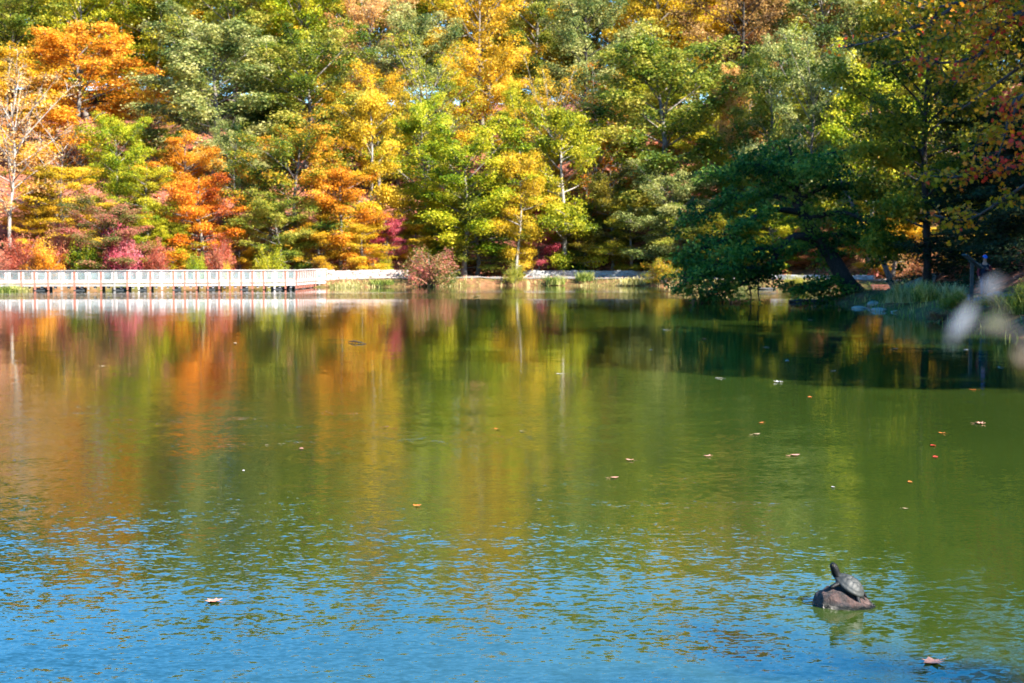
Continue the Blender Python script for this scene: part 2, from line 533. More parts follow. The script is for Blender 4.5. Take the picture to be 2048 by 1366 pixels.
# ------------------------------------------------------------------ tree prototypes (15 m tall, about 9 m wide)
def grow(kind, seed):
    """returns (wood mesh, foliage mesh) of one tree"""
    rng = np.random.default_rng(seed)
    rd = random.Random(seed)
    H = 15.0
    mb = MB()
    P = dict(oak=dict(t0=.18, limbs=32, el=(4, 58), R=5.2, blob=(.5, 1.05), flat=.7, dens=285, size=(.13, .28), sub=7),
             tier=dict(t0=.10, limbs=44, el=(-2, 36), R=5.2, blob=(.5, 1.05), flat=.6, dens=200, size=(.13, .27), sub=6),
             wispy=dict(t0=.14, limbs=34, el=(28, 70), R=4.8, blob=(.6, 1.05), flat=.8, dens=120, size=(.12, .24), sub=5),
             bare=dict(t0=.25, limbs=26, el=(28, 62), R=4.6, blob=(.55, 1.0), flat=.6, dens=60, size=(.14, .26), sub=5),
             tall=dict(t0=.26, limbs=28, el=(10, 60), R=5.0, blob=(.5, 1.0), flat=.7, dens=190, size=(.13, .27), sub=7),
             hemlock=dict(t0=.06, limbs=54, el=(-22, 4), R=4.4, blob=(.6, 1.05), flat=.3, dens=190, size=(.11, .23), sub=5))[kind]
    # trunk
    lx, ly = rd.uniform(-.5, .5), rd.uniform(-.5, .5)
    def trunk(t):
        return Vector((lx * t * 1.2 + .18 * math.sin(t * 7 + seed), ly * t * 1.2 + .16 * math.cos(t * 6 + seed * 2), t * H * .95))
    n = 12
    r0 = .22 if kind != 'bare' else .13
    mb.tube([trunk(i / n) for i in range(n + 1)], [(r0 * (1 - i / n) ** .8 + .025) * (1.35 if i == 0 else 1) for i in range(n + 1)], 7)
    def env(t):
        u = (t - P['t0']) / (1 - P['t0'])
        if kind == 'tier': return P['R'] * max(.08, math.sin(math.pi * min(1, .2 + u * .74))) ** .7
        if kind == 'hemlock': return P['R'] * (1.03 - u) ** .85
        if kind in ('wispy', 'bare'): return P['R'] * (.42 + .58 * math.sin(math.pi * min(1, u * .85 + .1)))
        return P['R'] * (math.sin(math.pi * min(1, u * .82 + .16))) ** .42
    cen, rad, cid = [], [], []
    L = P['limbs']
    az = rd.uniform(0, 6.28)
    for i in range(L):
        t = P['t0'] + (1 - P['t0']) * (max(0.02, i + rd.uniform(-.3, .3)) / L) ** .9
        if kind == 'tier': t = P['t0'] + (1 - P['t0']) * rd.random() ** .9
        t = min(max(t, .05), .985)
        az += 2.4 + rd.uniform(-.35, .35)
        u = (t - P['t0']) / (1 - P['t0'])
        el = R(P['el'][0] + (P['el'][1] - P['el'][0]) * u + rd.uniform(-7, 7))
        reach = env(t) * (rd.uniform(.62, 1.12) if kind != 'tier' else rd.uniform(.4, 1.15))
        ln = reach / max(.35, math.cos(el))
        d = Vector((math.cos(az) * math.cos(el), math.sin(az) * math.cos(el), math.sin(el)))
        p0 = trunk(t * .93)
        bend = rd.uniform(-.12, .18) if kind != 'hemlock' else rd.uniform(-.16, -.02)
        side = Vector((-d.y, d.x, 0)) * rd.uniform(-.2, .2)
        def lp(s):
            return p0 + d * (ln * s) + side * (ln * s * s) + Vector((0, 0, bend * ln * s * s))
        m = 5
        rb = (.075 if kind not in ('bare',) else .065) * (1.15 - t * .7)
        mb.tube([lp(s / m) for s in range(m + 1)], [rb * (1 - s / m) + .014 for s in range(m + 1)], 5)
        k = P['sub']
        for j in range(k):
            s = .38 + .62 * (j + rd.random()) / k
            q = lp(s)
            sd = (d + Vector((rd.gauss(0, .7), rd.gauss(0, .7), rd.gauss(0.1, .35 if P['flat'] > .5 else .1)))).normalized()
            sl_ = rd.uniform(.5, 1.25) * (1.15 - .4 * s) * (reach / 4.2 + .25)
            e = q + sd * sl_
            mb.tube([q, q.lerp(e, .5) + Vector((0, 0, .06)), e], [.03, .022, .010], 4)
            if kind in ('bare', 'wispy'):
                for _ in range(3 if kind == 'bare' else 1):
                    dd = (sd + Vector((rd.gauss(0, .5), rd.gauss(0, .5), rd.gauss(.25, .3)))).normalized()
                    f = q.lerp(e, rd.uniform(.3, .9))
                    mb.tube([f, f + dd * rd.uniform(.4, .9)], [.016, .006], 3)
            cen.append(q.lerp(e, .6)); rad.append(rd.uniform(*P['blob']) * (1.1 - .22 * u))
        cen.append(lp(1.0)); rad.append(rd.uniform(*P['blob']) * .8 * (1.1 - .4 * u))
    if kind in ('oak', 'tall', 'wispy', 'tier'):
        for _ in range(5):
            cen.append(trunk(rd.uniform(.86, 1.0)) + Vector((rd.gauss(0, .5), rd.gauss(0, .5), rd.uniform(0, .3)))); rad.append(P['blob'][0])
    cen = np.array([tuple(c) for c in cen]); rad = np.array(rad)
    cnt = np.maximum(6, (P['dens'] * rad ** 2 * rng.uniform(.45, 1.3, len(rad))).astype(int))
    bid = np.repeat(np.arange(len(cen)), cnt)
    n = len(bid)
    v = rng.normal(size=(n, 3)); v /= np.linalg.norm(v, axis=1, keepdims=True)
    v[:, 2] = np.where(rng.random(n) < .55, np.abs(v[:, 2]), v[:, 2])
    rr = rad[bid] * (0.35 + .75 * rng.random(n) ** .6)
    # ragged outline: a few leaves shoot beyond the clump
    rr *= np.where(rng.random(n) < .28, rng.uniform(1.1, 1.75, n), 1.0)
    off = v * rr[:, None]
    off[:, 2] *= P['flat']
    pos = cen[bid] + off
    nrm = v * .55 + np.array([0, 0, .55]) + rng.normal(size=(n, 3)) * .55
    cl = rng.random(len(cen))[bid]
    sz = rng.uniform(P['size'][0], P['size'][1], n) * .98
    wood = mb.mesh('wood_' + kind)
    wood.polygons.foreach_set('use_smooth', [True] * len(wood.polygons))
    print('PROTO', kind, seed, len(pos), len(wood.polygons))
    fol = leaves_mesh('foliage_' + kind, pos, nrm, sz, rng, cl)
    zz = pos[:, 2]
    rxy = np.percentile(np.hypot(pos[:, 0], pos[:, 1]), 97)
    return wood, fol, float(np.percentile(zz, 99.7)), float(rxy)
PROTO = {}
for kind, seeds in dict(oak=(1, 2, 3, 4), tier=(11, 12, 13, 14), wispy=(21, 22), bare=(31, 32), tall=(41, 42), hemlock=(51,)).items():
    PROTO[kind] = [grow(kind, s) for s in seeds]

def tree(label, px, top, Y, wpx, kind, var, pal, group=None, bark='bark_grey', cat='tree', name=None, X=None, H=None, W=None, parts=True):
    """one tree, placed by the column and the top row of its crown in the photograph and its real distance"""
    if X is None:
        X = at(px, 500, Y).x
        z = tz(X, Y)
        H = at(px, max(top, -112), Y).z - z
        W = 1.22 * wpx * Y / FPX
    else:
        z = tz(X, Y)
    wood, fol, ht, rx = PROTO[kind][var % len(PROTO[kind])]
    sx, sz = W / (2 * rx), H / ht
    nm = name or {'oak': 'oak_tree', 'tier': 'maple_tree', 'wispy': 'slender_tree', 'bare': 'thin_leaved_tree', 'tall': 'tall_tree', 'hemlock': 'hemlock_tree'}[kind]
    root = empty(nm, (X, Y, z - .15), (px * .137 + Y * .71) % 6.28 if px is not None else (X * 1.7 + Y) % 6.28, (sx, sx, sz))
    tag(root, label, cat, group)
    obj_shared('trunk', wood, bark, root)
    obj_shared('crown', fol, 'leaf_' + pal, root)
    return root

G_B, G_M, G_F, G_S = 'trees along the top of the far hillside', 'trees halfway up the far hillside', 'trees low on the far hillside', 'small trees at the foot of the far hillside'
# ---- ridge
RIDGE = [
    ('dark green tree filling the top left corner of the picture', 25, -70, 168, 230, 'oak', 0, 'green'),
    ('yellow green tree on the ridge above the big orange maple', 175, -60, 172, 210, 'oak', 1, 'yellowgreen'),
    ('olive yellow tree on the ridge between orange maple and grey green oak', 320, -80, 174, 200, 'tier', 2, 'yellowgreen'),
    ('bright green tree on the ridge above the grey green oak', 470, -95, 170, 230, 'oak', 2, 'green'),
    ('light green tree on the ridge above the broad green oak', 610, -90, 172, 210, 'oak', 3, 'lime'),
    ('tall peach coloured tree on the ridge left of centre', 745, -80, 165, 170, 'tall', 0, 'peach'),
    ('pale grey green rounded treetop on the ridge', 845, 8, 160, 160, 'oak', 1, 'greygreen'),
    ('orange tree on the ridge at top centre', 965, -90, 164, 190, 'tall', 1, 'gold'),
    ('olive green tree on the ridge right of the orange one', 1075, -100, 172, 180, 'oak', 0, 'green'),
    ('grey green tree with dark slanting trunk at the top', 1165, -110, 158, 190, 'tall', 0, 'greygreen'),
    ('bright yellow tree on the ridge above the large oak', 1310, -110, 168, 190, 'oak', 3, 'yellow'),
    ('russet brown tree on the ridge with dark upright trunk', 1490, -120, 160, 230, 'tall', 1, 'brown'),
    ('green tree on the ridge right of the russet one', 1640, -130, 162, 220, 'oak', 2, 'greygreen'),
    ('yellow green tree on the ridge behind the right bank maple', 1790, -140, 165, 230, 'oak', 1, 'yellowgreen'),
    ('green tree at the right end of the ridge', 1950, -140, 160, 240, 'oak', 0, 'green'),
]
RIDGE2 = [('backmost %s tree on the skyline, %s' % (c_, w_), px_, tp_, 186, 300, 'oak', k_, p_) for k_, (c_, w_, px_, tp_, p_) in enumerate([
    ('green', 'at the far left', -40, -60, 'green'), ('yellow', 'above the big orange maple', 130, -75, 'yellowgreen'), ('green', 'above the grey green oak', 400, -100, 'green'),
    ('gold', 'above the broad green oak', 560, -95, 'gold'), ('olive', 'left of top centre', 700, -95, 'green'), ('yellow green', 'at top centre', 900, -100, 'yellowgreen'),
    ('orange', 'right of top centre', 1030, -105, 'gold'), ('green', 'above the pale fan topped tree', 1230, -110, 'greygreen'), ('yellow', 'above the large oak', 1390, -115, 'yellow'),
    ('green', 'above the orange pink maple', 1570, -120, 'green'), ('brown', 'above the leaning tree', 1710, -130, 'brown'), ('green', 'at the far right', 1870, -140, 'yellowgreen'), ('gold', 'beyond the grey green oak', 270, -85, 'yellow'), ('russet', 'beside the russet brown ridge tree', 1480, -110, 'rust')])]
for k_ in range(13):
    px_ = -60 + k_ * 165
    RIDGE2.append(('distant %s crown closing the skyline, %s from the left of its row' % (('green', 'golden', 'olive')[k_ % 3], ('first', 'second', 'third', 'fourth', 'fifth', 'sixth', 'seventh', 'eighth', 'ninth', 'tenth', 'eleventh', 'twelfth', 'thirteenth')[k_]), px_, -95 - (k_ % 3) * 8, 202, 290, 'oak', k_ + 1, ('green', 'yellow', 'yellowgreen')[k_ % 3]))
for i, a in enumerate(RIDGE2):
    tree(*a, group='backmost trees on the skyline')
for i, a in enumerate(RIDGE):
    tree(*a, group=G_B, bark='bark_dark' if 'dark' in a[0] else 'bark_grey')
MID = [
    ('big bright orange maple high on the left', 165, 35, 146, 250, 'oak', 2, 'orange'),
    ('golden tree left of the big orange maple', 25, 90, 140, 200, 'tier', 0, 'gold'),
    ('tall grey green oak left of centre with red specks', 430, 15, 140, 270, 'oak', 3, 'greygreen'),
    ('yellow tree hidden between orange maple and grey green oak', 315, 150, 148, 150, 'wispy', 1, 'yellow'),
    ('broad green and yellow oak right of the grey green oak', 615, 40, 142, 240, 'oak', 0, 'green'),
    ('golden orange tree beside the broad green oak', 755, 120, 140, 150, 'tall', 1, 'gold'),
    ('slender olive yellow tree with feathery top near the centre', 855, 55, 143, 170, 'wispy', 0, 'yellowgreen'),
    ('orange yellow tree behind the feathery olive one', 990, 80, 148, 170, 'oak', 1, 'gold'),
    ('green yellow tree in the dip left of the pale fan topped tree', 1045, 165, 140, 130, 'oak', 2, 'yellowgreen'),
    ('yellow fan shaped tree with pale upright branches', 1112, 112, 136, 150, 'wispy', 1, 'gold'),
    ('thin red orange tree left of the large oak', 1195, 130, 138, 120, 'bare', 0, 'deeporange'),
    ('large rounded green and yellow oak right of centre', 1330, 40, 132, 300, 'oak', 3, 'green'),
    ('orange and pink maple peaking above the leaning tree', 1492, 108, 130, 135, 'oak', 0, 'peach'),
    ('grey green tree behind the top of the leaning tree', 1625, 60, 119, 200, 'oak', 0, 'greygreen'),
    ('yellow green tree between leaning tree and right bank maple', 1740, 90, 116, 210, 'oak', 3, 'lime'),
    ('green tree between orange pink maple and russet ridge tree', 1545, 50, 124, 170, 'oak', 3, 'green'),
    ('green oak at mid slope behind the right bank trees', 1880, 60, 128, 230, 'oak', 2, 'yellowgreen'),
]
MID += [
    ('green tree filling the gap right of the large oak', 1400, 130, 150, 190, 'oak', 1, 'green'),
    ('golden tree filling the gap behind the orange pink maple', 1510, 150, 150, 170, 'oak', 2, 'yellowgreen'),
    ('olive tree filling the gap left of the large oak', 1270, 150, 152, 170, 'oak', 3, 'yellowgreen'),
    ('green tree filling the gap behind the leaning tree top', 1660, 170, 146, 190, 'oak', 0, 'green'),
    ('green tree low between pale fan topped tree and large oak', 1225, 175, 142, 150, 'oak', 0, 'green'),
    ('yellow tree in the gap right of the large oak', 1440, 190, 140, 140, 'oak', 2, 'yellowgreen'),
    ('green tree in the gap between golden orange and lime trees', 800, 190, 144, 140, 'oak', 3, 'green'),
    ('orange tree in the gap behind the orange tinted green tree', 690, 170, 146, 150, 'oak', 1, 'gold'),
    ('olive tree in the gap below the grey green oak', 520, 200, 146, 150, 'oak', 2, 'green'),
    ('yellow tree in the gap left of the layered olive yellow tree', 1080, 230, 144, 140, 'tier', 2, 'yellow'),
    ('green tree in the gap between bright green and orange trees', 305, 250, 140, 140, 'oak', 1, 'yellowgreen'),
    ('orange red tree in the gap beside the large oak at left', 1240, 250, 136, 110, 'tier', 1, 'deeporange'),
]
for a in MID:
    tree(*a, group=G_M, bark='bark_pale' if ('pale' in a[0] or 'thin' in a[0]) else 'bark_grey')
FRONT = [
    ('pale trunked almost bare orange tree at the left edge', 24, 105, 116, 210, 'bare', 1, 'peach'),
    ('thin orange tree just right of the pale trunked one', 115, 210, 124, 150, 'bare', 0, 'orange'),
    ('bright green rounded tree below the big orange maple', 243, 222, 124, 150, 'oak', 1, 'lime'),
    ('orange maple below the grey green oak', 375, 265, 124, 150, 'tier', 0, 'orange'),
    ('grey green leafy tree below the tall oak', 470, 240, 127, 120, 'oak', 2, 'greygreen'),
    ('green tree with orange tinted top left of centre', 590, 225, 121, 210, 'oak', 3, 'greenorange'),
    ('bright yellow maple with pale trunk left of centre', 745, 185, 124, 150, 'tier', 1, 'yellow'),
    ('lime green tree below the feathery olive tree', 850, 185, 130, 170, 'tier', 2, 'lime'),
    ('broad yellow green tree in the middle of the slope', 930, 235, 125, 230, 'oak', 0, 'lime'),
    ('small golden tree left of the pale trunked centre tree', 1035, 300, 124, 110, 'tier', 3, 'yellow'),
    ('layered olive yellow tree with pale trunk right of centre', 1125, 215, 127, 170, 'tier', 1, 'yellowgreen'),
    ('thin red tree beside the layered pale trunked tree', 1180, 250, 131, 110, 'bare', 1, 'deeporange'),
    ('olive green tree low in front of the large oak', 1225, 330, 127, 130, 'tier', 2, 'olive'),
    ('light green drooping tree below the large oak', 1345, 322, 124, 170, 'oak', 2, 'greygreen'),
    ('yellow green tree glowing behind the leaning tree', 1565, 285, 128, 220, 'tier', 0, 'lime'),
    ('green tree behind the right side of the leaning tree', 1690, 250, 126, 200, 'oak', 0, 'yellowgreen'),
    ('yellow tree low behind the left part of the leaning tree', 1455, 300, 128, 140, 'oak', 3, 'shade_mid'),
    ('yellow layered tree low on the far left', 130, 330, 119, 160, 'tier', 3, 'yellow'),
]
for a in FRONT:
    tree(*a, group=G_F, bark='bark_pale' if 'pale' in a[0] else 'bark_grey')
LOW = [
    ('orange maple behind the boardwalk below grey green oak', 405, 345, 117.5, 165, 'tier', 2, 'deeporange'),
    ('orange layered maple above the stone wall', 680, 335, 120, 150, 'tier', 3, 'orange'),
    ('green tree behind the right half of the boardwalk', 560, 380, 118, 150, 'oak', 1, 'green'),
    ('magenta red small tree above the right end of stone wall', 772, 425, 124, 88, 'tier', 0, 'magenta'),
    ('low yellow tree right of the magenta one', 830, 425, 126, 110, 'tier', 1, 'yellow'),
    ('dark green layered tree with bare trunk at the waterside', 955, 370, 126.5, 190, 'tier', 2, 'green'),
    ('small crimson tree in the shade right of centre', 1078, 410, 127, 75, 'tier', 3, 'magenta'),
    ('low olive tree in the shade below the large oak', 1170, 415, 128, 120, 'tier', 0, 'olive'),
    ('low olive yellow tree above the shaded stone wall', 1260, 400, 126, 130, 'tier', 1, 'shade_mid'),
    ('green bushy tree right of the shaded stone wall', 1385, 405, 122, 130, 'oak', 0, 'green'),
    ('pink and green bushy tree behind the boardwalk at left', 215, 392, 113.5, 170, 'oak', 2, 'pinkgreen'),
    ('small green tree right of the pink bushy one', 292, 415, 115.5, 100, 'oak', 3, 'lime'),
    ('small gold tree at the left above the red litter', 75, 390, 118, 110, 'tier', 0, 'gold'),
    ('low gold tree behind the boardwalk at centre left', 480, 430, 118.5, 90, 'tier', 2, 'gold'),
    ('low yellow tree above the wall and boardwalk end', 725, 445, 119.5, 100, 'tier', 3, 'yellow'),
    ('low green sapling tree behind the boardwalk left of the trunk', 345, 440, 116.5, 90, 'tier', 1, 'yellowgreen'),
    ('yellow tree low behind the leaning trunk', 1790, 420, 112, 170, 'tier', 0, 'gold'),
    ('gold tree low beneath the right bank trees', 1900, 415, 106, 150, 'tier', 3, 'yellow'),
    ('rusty red tree low behind the leaning trunk', 1640, 440, 118, 120, 'tier', 2, 'rust'),
    ('orange leaved tree low behind the leaning trunk', 1700, 430, 124, 140, 'oak', 1, 'greenorange'),
]
LOW += [
    ('lime tree low behind the middle of the leaning tree', 1545, 400, 118, 150, 'oak', 2, 'lime'),
    ('dark olive tree low behind the left of the leaning tree', 1465, 420, 119, 140, 'oak', 1, 'shade_mid'),
    ('gold and green tree low behind the leaning trunk, right side', 1745, 380, 119, 170, 'oak', 3, 'greenorange'),
    ('green tree behind the fork of the leaning tree', 1625, 370, 126, 170, 'oak', 0, 'yellowgreen'),
    ('low green tree above the boardwalk at left centre', 300, 330, 121, 130, 'tier', 3, 'yellowgreen'),
    ('gold leaved tree low above the boardwalk end', 640, 420, 119, 110, 'tier', 0, 'gold'),
    ('olive leaved tree low behind the pink spreading shrub', 890, 420, 127, 120, 'tier', 2, 'lime'),
]
for a in LOW:
    tree(*a, group=G_S)
# ---- right bank
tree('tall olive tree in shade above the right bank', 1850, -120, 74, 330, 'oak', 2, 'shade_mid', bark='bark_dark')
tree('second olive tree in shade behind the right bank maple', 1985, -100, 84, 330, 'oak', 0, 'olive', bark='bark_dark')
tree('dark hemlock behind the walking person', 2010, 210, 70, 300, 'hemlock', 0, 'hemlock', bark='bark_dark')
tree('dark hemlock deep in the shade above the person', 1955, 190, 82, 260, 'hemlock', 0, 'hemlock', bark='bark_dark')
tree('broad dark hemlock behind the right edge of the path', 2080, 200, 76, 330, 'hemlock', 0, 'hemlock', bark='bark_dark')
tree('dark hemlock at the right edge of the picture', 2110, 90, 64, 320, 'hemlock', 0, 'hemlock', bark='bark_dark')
for i, (X, Y, H, W) in enumerate([(20.5, 21, 18, 6.5), (25, 18.5, 20, 7.5), (20, 27, 19, 8), (30, 19, 22, 9), (25, 26, 22, 9), (31, 27, 23, 10), (29, 38, 14, 8), (37, 41, 20, 10), (25, 48, 14, 8), (32, 49, 20, 9), (25.5, 55, 21, 9), (33, 58, 23, 10), (28, 65, 21, 9), (36, 68, 22, 10), (31, 76, 21, 10), (40, 80, 22, 11), (21, -7.5, 18, 7), (28, -13, 18, 9), (18, -14, 16, 9)]):
    tree('tall green tree on the right shore beyond the edge of the picture', None, None, Y, None, 'oak', i, ('green', 'yellowgreen', 'olive')[i % 3],
         group='trees on the right shore beyond the picture edge', bark='bark_dark', X=X, H=H, W=W)
for i, (X, Y, H, W) in enumerate([(-46, 112, 15, 9), (-53, 106, 16, 10), (-60, 102, 15, 9), (-52, 122, 17, 10), (-62, 118, 18, 10), (-66, 134, 18, 11), (-72, 150, 18, 11), (-70, 106, 16, 10), (70, 150, 18, 11), (62, 138, 18, 11), (58, 124, 17, 10), (66, 112, 17, 10)]):
    tree('autumn tree on the far shore beyond the edge of the picture', None, None, Y, None, ('oak', 'tier')[i % 2], i, ('orange', 'yellowgreen', 'gold', 'green')[i % 4],
         group='trees on the far shore beyond the picture edges', X=X, H=H, W=W)
# ------------------------------------------------------------------ foliage on a hand drawn skeleton
def skeleton_tree(limbs, seed, blob, flat, dens, size, start=.3, sub=5, step=.8, shape=RHOMB, droop=0.0, sublen=(.6, 1.5), jit=.35, clusters=None, twig_r=.02):
    """limbs: list of (points, radii, leafy). Returns wood MB, leaf mesh"""
    rng = np.random.default_rng(seed); rd = random.Random(seed)
    mb = MB()
    cen, rad = [], []
    for pts, radii, leafy in limbs:
        pts = [Vector(p) for p in pts]
        # smooth polyline
        fine, fr = [], []
        for i in range(len(pts) - 1):
            p0, p1, p2, p3 = pts[max(i - 1, 0)], pts[i], pts[i + 1], pts[min(i + 2, len(pts) - 1)]
            for k in range(4):
                t = k / 4
                fine.append(.5 * ((2 * p1) + (p2 - p0) * t + (2 * p0 - 5 * p1 + 4 * p2 - p3) * t * t + (3 * p1 - p0 - 3 * p2 + p3) * t ** 3))
                fr.append(radii[i] + (radii[i + 1] - radii[i]) * t)
        fine.append(pts[-1]); fr.append(radii[-1])
        mb.tube(fine, fr, 7)
        if not leafy:
            continue
        total = sum((b - a).length for a, b in zip(fine[:-1], fine[1:]))
        acc = 0
        nxt = total * start
        for a, b in zip(fine[:-1], fine[1:]):
            acc += (b - a).length
            while acc > nxt:
                nxt += step * rd.uniform(.6, 1.3)
                d = (b - a).normalized()
                for _ in range(sub):
                    sd = Vector((rd.gauss(d.x * .5, .8), rd.gauss(d.y * .5, .8), rd.gauss(.1 - droop, jit))).normalized()
                    e = b + sd * rd.uniform(*sublen)
                    mb.tube([b, b.lerp(e, .5) + Vector((0, 0, .07)), e], [twig_r, twig_r * .7, twig_r * .3], 4)
                    cen.append(b.lerp(e, rd.uniform(.5, 1))); rad.append(rd.uniform(*blob))
    if clusters:
        for c, r in clusters:
            cen.append(Vector(c)); rad.append(r)
    cen = np.array([tuple(c) for c in cen]); rad = np.array(rad)
    cnt = np.maximum(3, (dens * rad ** 2 * rng.uniform(.5, 1.3, len(rad))).astype(int))
    bid = np.repeat(np.arange(len(cen)), cnt)
    n = len(bid)
    v = rng.normal(size=(n, 3)); v /= np.linalg.norm(v, axis=1, keepdims=True)
    off = v * (rad[bid] * (.25 + .85 * rng.random(n) ** .7))[:, None]
    off[:, 2] *= flat
    pos = cen[bid] + off
    nrm = v * .4 + np.array([0, 0, .5]) + rng.normal(size=(n, 3)) * .6
    return mb, (pos, nrm, rng.uniform(size[0], size[1], n), rng.random(len(cen))[bid], rng)

# ---- the leaning tree
LY = 80.0
def lp(px, py, dy=0.0):
    return at(px, py, LY + dy)
base = Vector((lp(1712, 603).x, LY, 0)); base.z = tz(base.x, LY) - .3
limbs = [
    ([base, lp(1692, 565), lp(1664, 515), lp(1627, 465), lp(1602, 420), lp(1592, 370), lp(1585, 320), lp(1575, 285)], [.75, .5, .42, .35, .27, .19, .1, .04], True),
    ([lp(1640, 485), lp(1592, 472, -.6), lp(1556, 505, -1.2), lp(1530, 540, -1.6), lp(1495, 563, -2), lp(1455, 578, -2.3), lp(1410, 585, -2.6)], [.26, .22, .18, .15, .11, .07, .03], True),
    ([lp(1605, 425), lp(1545, 420, -1), lp(1500, 440, -2), lp(1450, 480, -2.8), lp(1385, 505, -3.3)], [.2, .16, .12, .08, .03], True),
    ([lp(1602, 415), lp(1540, 390, 1), lp(1470, 398, 2.2), lp(1385, 440, 3)], [.19, .14, .09, .03], True),
    ([lp(1596, 385), lp(1545, 345, -.6), lp(1490, 325, -1.4), lp(1425, 350, -2)], [.15, .11, .07, .03], True),
    ([lp(1590, 360), lp(1640, 315, .4), lp(1695, 300, 1)], [.13, .09, .03], True),
    ([lp(1610, 440), lp(1680, 425, -1), lp(1735, 445, -2), lp(1775, 490, -2.6)], [.18, .13, .08, .03], True),
    ([lp(1600, 400), lp(1660, 370, 1), lp(1725, 375, 2), lp(1770, 415, 3)], [.16, .11, .07, .03], True),
    ([lp(1636, 475), lp(1690, 470, 1), lp(1740, 490, 2), lp(1770, 530, 2.4)], [.13, .09, .06, .03], True),
    ([lp(1560, 500, -1.2), lp(1500, 500, -3), lp(1440, 530, -4.2), lp(1375, 560, -5)], [.12, .09, .06, .03], True),
    ([lp(1530, 540, -1.6), lp(1470, 535, -.4), lp(1410, 545, .6)], [.1, .07, .03], True),
    ([lp(1590, 375), lp(1560, 330, 2), lp(1545, 290, 3)], [.11, .07, .03], True),
    ([lp(1592, 372), lp(1620, 340, -2.2), lp(1660, 330, -3.4)], [.11, .07, .03], True),
    ([lp(1690, 560), lp(1650, 570, -2), lp(1610, 575, -3.4)], [.08, .05, .02], True),
]
for (a, b, c_) in [((1495, 563, -2), (1502, 590, -2.2), (1500, 606, -2.3)), ((1455, 578, -2.3), (1463, 596, -2.4), (1458, 612, -2.5)), ((1519, 548, -1.8), (1516, 580, -1.9), (1520, 606, -2)),
                   ((1430, 582, -2.5), (1446, 600, -2.6), (1440, 612, -2.6)), ((1410, 585, -2.6), (1402, 600, -2.6), (1412, 610, -2.6))]:
    q = [lp(*a), lp(*b), lp(*c_)]
    q[-1].z = -.1
    limbs.append((q, [.05, .04, .03], False))
mbw, lf = skeleton_tree(limbs, 5, (.35, .75), .5, 105, (.14, .28), start=.26, sub=7, step=.55, droop=.25, sublen=(.5, 1.5), jit=.4)
lean = empty('leaning_tree', (0, 0, 0))
tag(lean, 'dark green tree leaning from the right bank with branches trailing in the water', 'tree')
mbw.build('trunk', 'bark_dark', lean, smooth=True)
obj('crown', leaves_mesh('crown', lf[0], lf[1], lf[2], lf[4], lf[3], shape=RHOMB), 'leaf_dark', lean)
# the slim grey trunk leaning the other way behind it
mb = MB()
q = [at(1800, 572, 90), at(1765, 520, 90), at(1735, 470, 90), at(1712, 425, 90), at(1690, 380, 90), at(1668, 330, 90)]
q[0].z = tz(q[0].x, q[0].y) - .1
tr_ = empty('slim_leaning_tree', (0, 0, 0))
tag(tr_, 'slim grey trunk leaning left behind the dark leaning tree', 'tree')
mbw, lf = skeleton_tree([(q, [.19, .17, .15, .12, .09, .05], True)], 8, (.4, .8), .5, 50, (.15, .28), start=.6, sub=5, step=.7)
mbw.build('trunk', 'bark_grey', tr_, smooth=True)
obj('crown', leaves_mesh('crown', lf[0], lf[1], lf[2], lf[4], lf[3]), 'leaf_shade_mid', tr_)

# ---- maple reaching in from the right
MY = 38.0
def mp(px, py, dy=0.0):
    return at(px, py, MY + dy)
tb = Vector((mp(2330, 500).x, MY + 1, 0)); tb.z = tz(tb.x, tb.y) - .2
limbs = [
    ([tb, mp(2325, 400, 1), mp(2315, 200, 1), mp(2300, 0, 1), mp(2290, -250, 1), mp(2285, -450, 1)], [.42, .3, .26, .22, .14, .04], False),
    ([mp(2300, 0, 1), mp(2130, -40, 0), mp(1990, -25), mp(1930, 2), mp(1865, 40), mp(1799, 65), mp(1744, 83), mp(1680, 97, .3)], [.13, .09, .07, .06, .05, .04, .025, .012], True),
    ([mp(1935, 0), mp(1860, 17, -.4), mp(1815, 5, -.7), mp(1760, -20, -1)], [.04, .03, .025, .012], True),
    ([mp(2310, 120, 1), mp(2150, 20), mp(2048, 26), mp(2018, 42), mp(1992, 59), mp(1975, 88), mp(1959, 110), mp(1930, 143), mp(1905, 175)], [.14, .11, .09, .08, .06, .05, .04, .025, .012], True),
    ([mp(1965, 105), mp(1930, 120, .3), mp(1880, 126, .6), mp(1830, 118, .9), mp(1780, 130, 1)], [.045, .035, .03, .02, .01], True),
    ([mp(2318, 250, 1), mp(2150, 170), mp(2048, 187), mp(2023, 245), mp(1995, 275), mp(1950, 290)], [.12, .09, .06, .045, .03, .012], True),
    ([mp(2100, 175), mp(2030, 200, -1), mp(2010, 270, -1.2), mp(1990, 330, -1.3)], [.05, .04, .025, .012], True),
    ([mp(2320, 420, 1), mp(2160, 330, -.5), mp(2060, 330, -1), mp(1980, 345, -1), mp(1900, 355, -1), mp(1845, 350, -1)], [.11, .08, .06, .045, .03, .012], True),
    ([mp(2120, 330, -.5), mp(2050, 370, 0), mp(1990, 410, 0), mp(1930, 440, .2), mp(1870, 430, .4)], [.06, .045, .035, .025, .012], True),
    ([mp(2310, 150, 1), mp(2180, 90, 2), mp(2080, 110, 2.5), mp(1990, 170, 3), mp(1920, 220, 3.2)], [.1, .08, .06, .04, .015], True),
    ([mp(2300, 30, 1), mp(2160, -60, 2), mp(2060, -30, 3), mp(1960, 20, 3.4), mp(1880, 80, 3.4)], [.1, .08, .06, .04, .015], True),
]
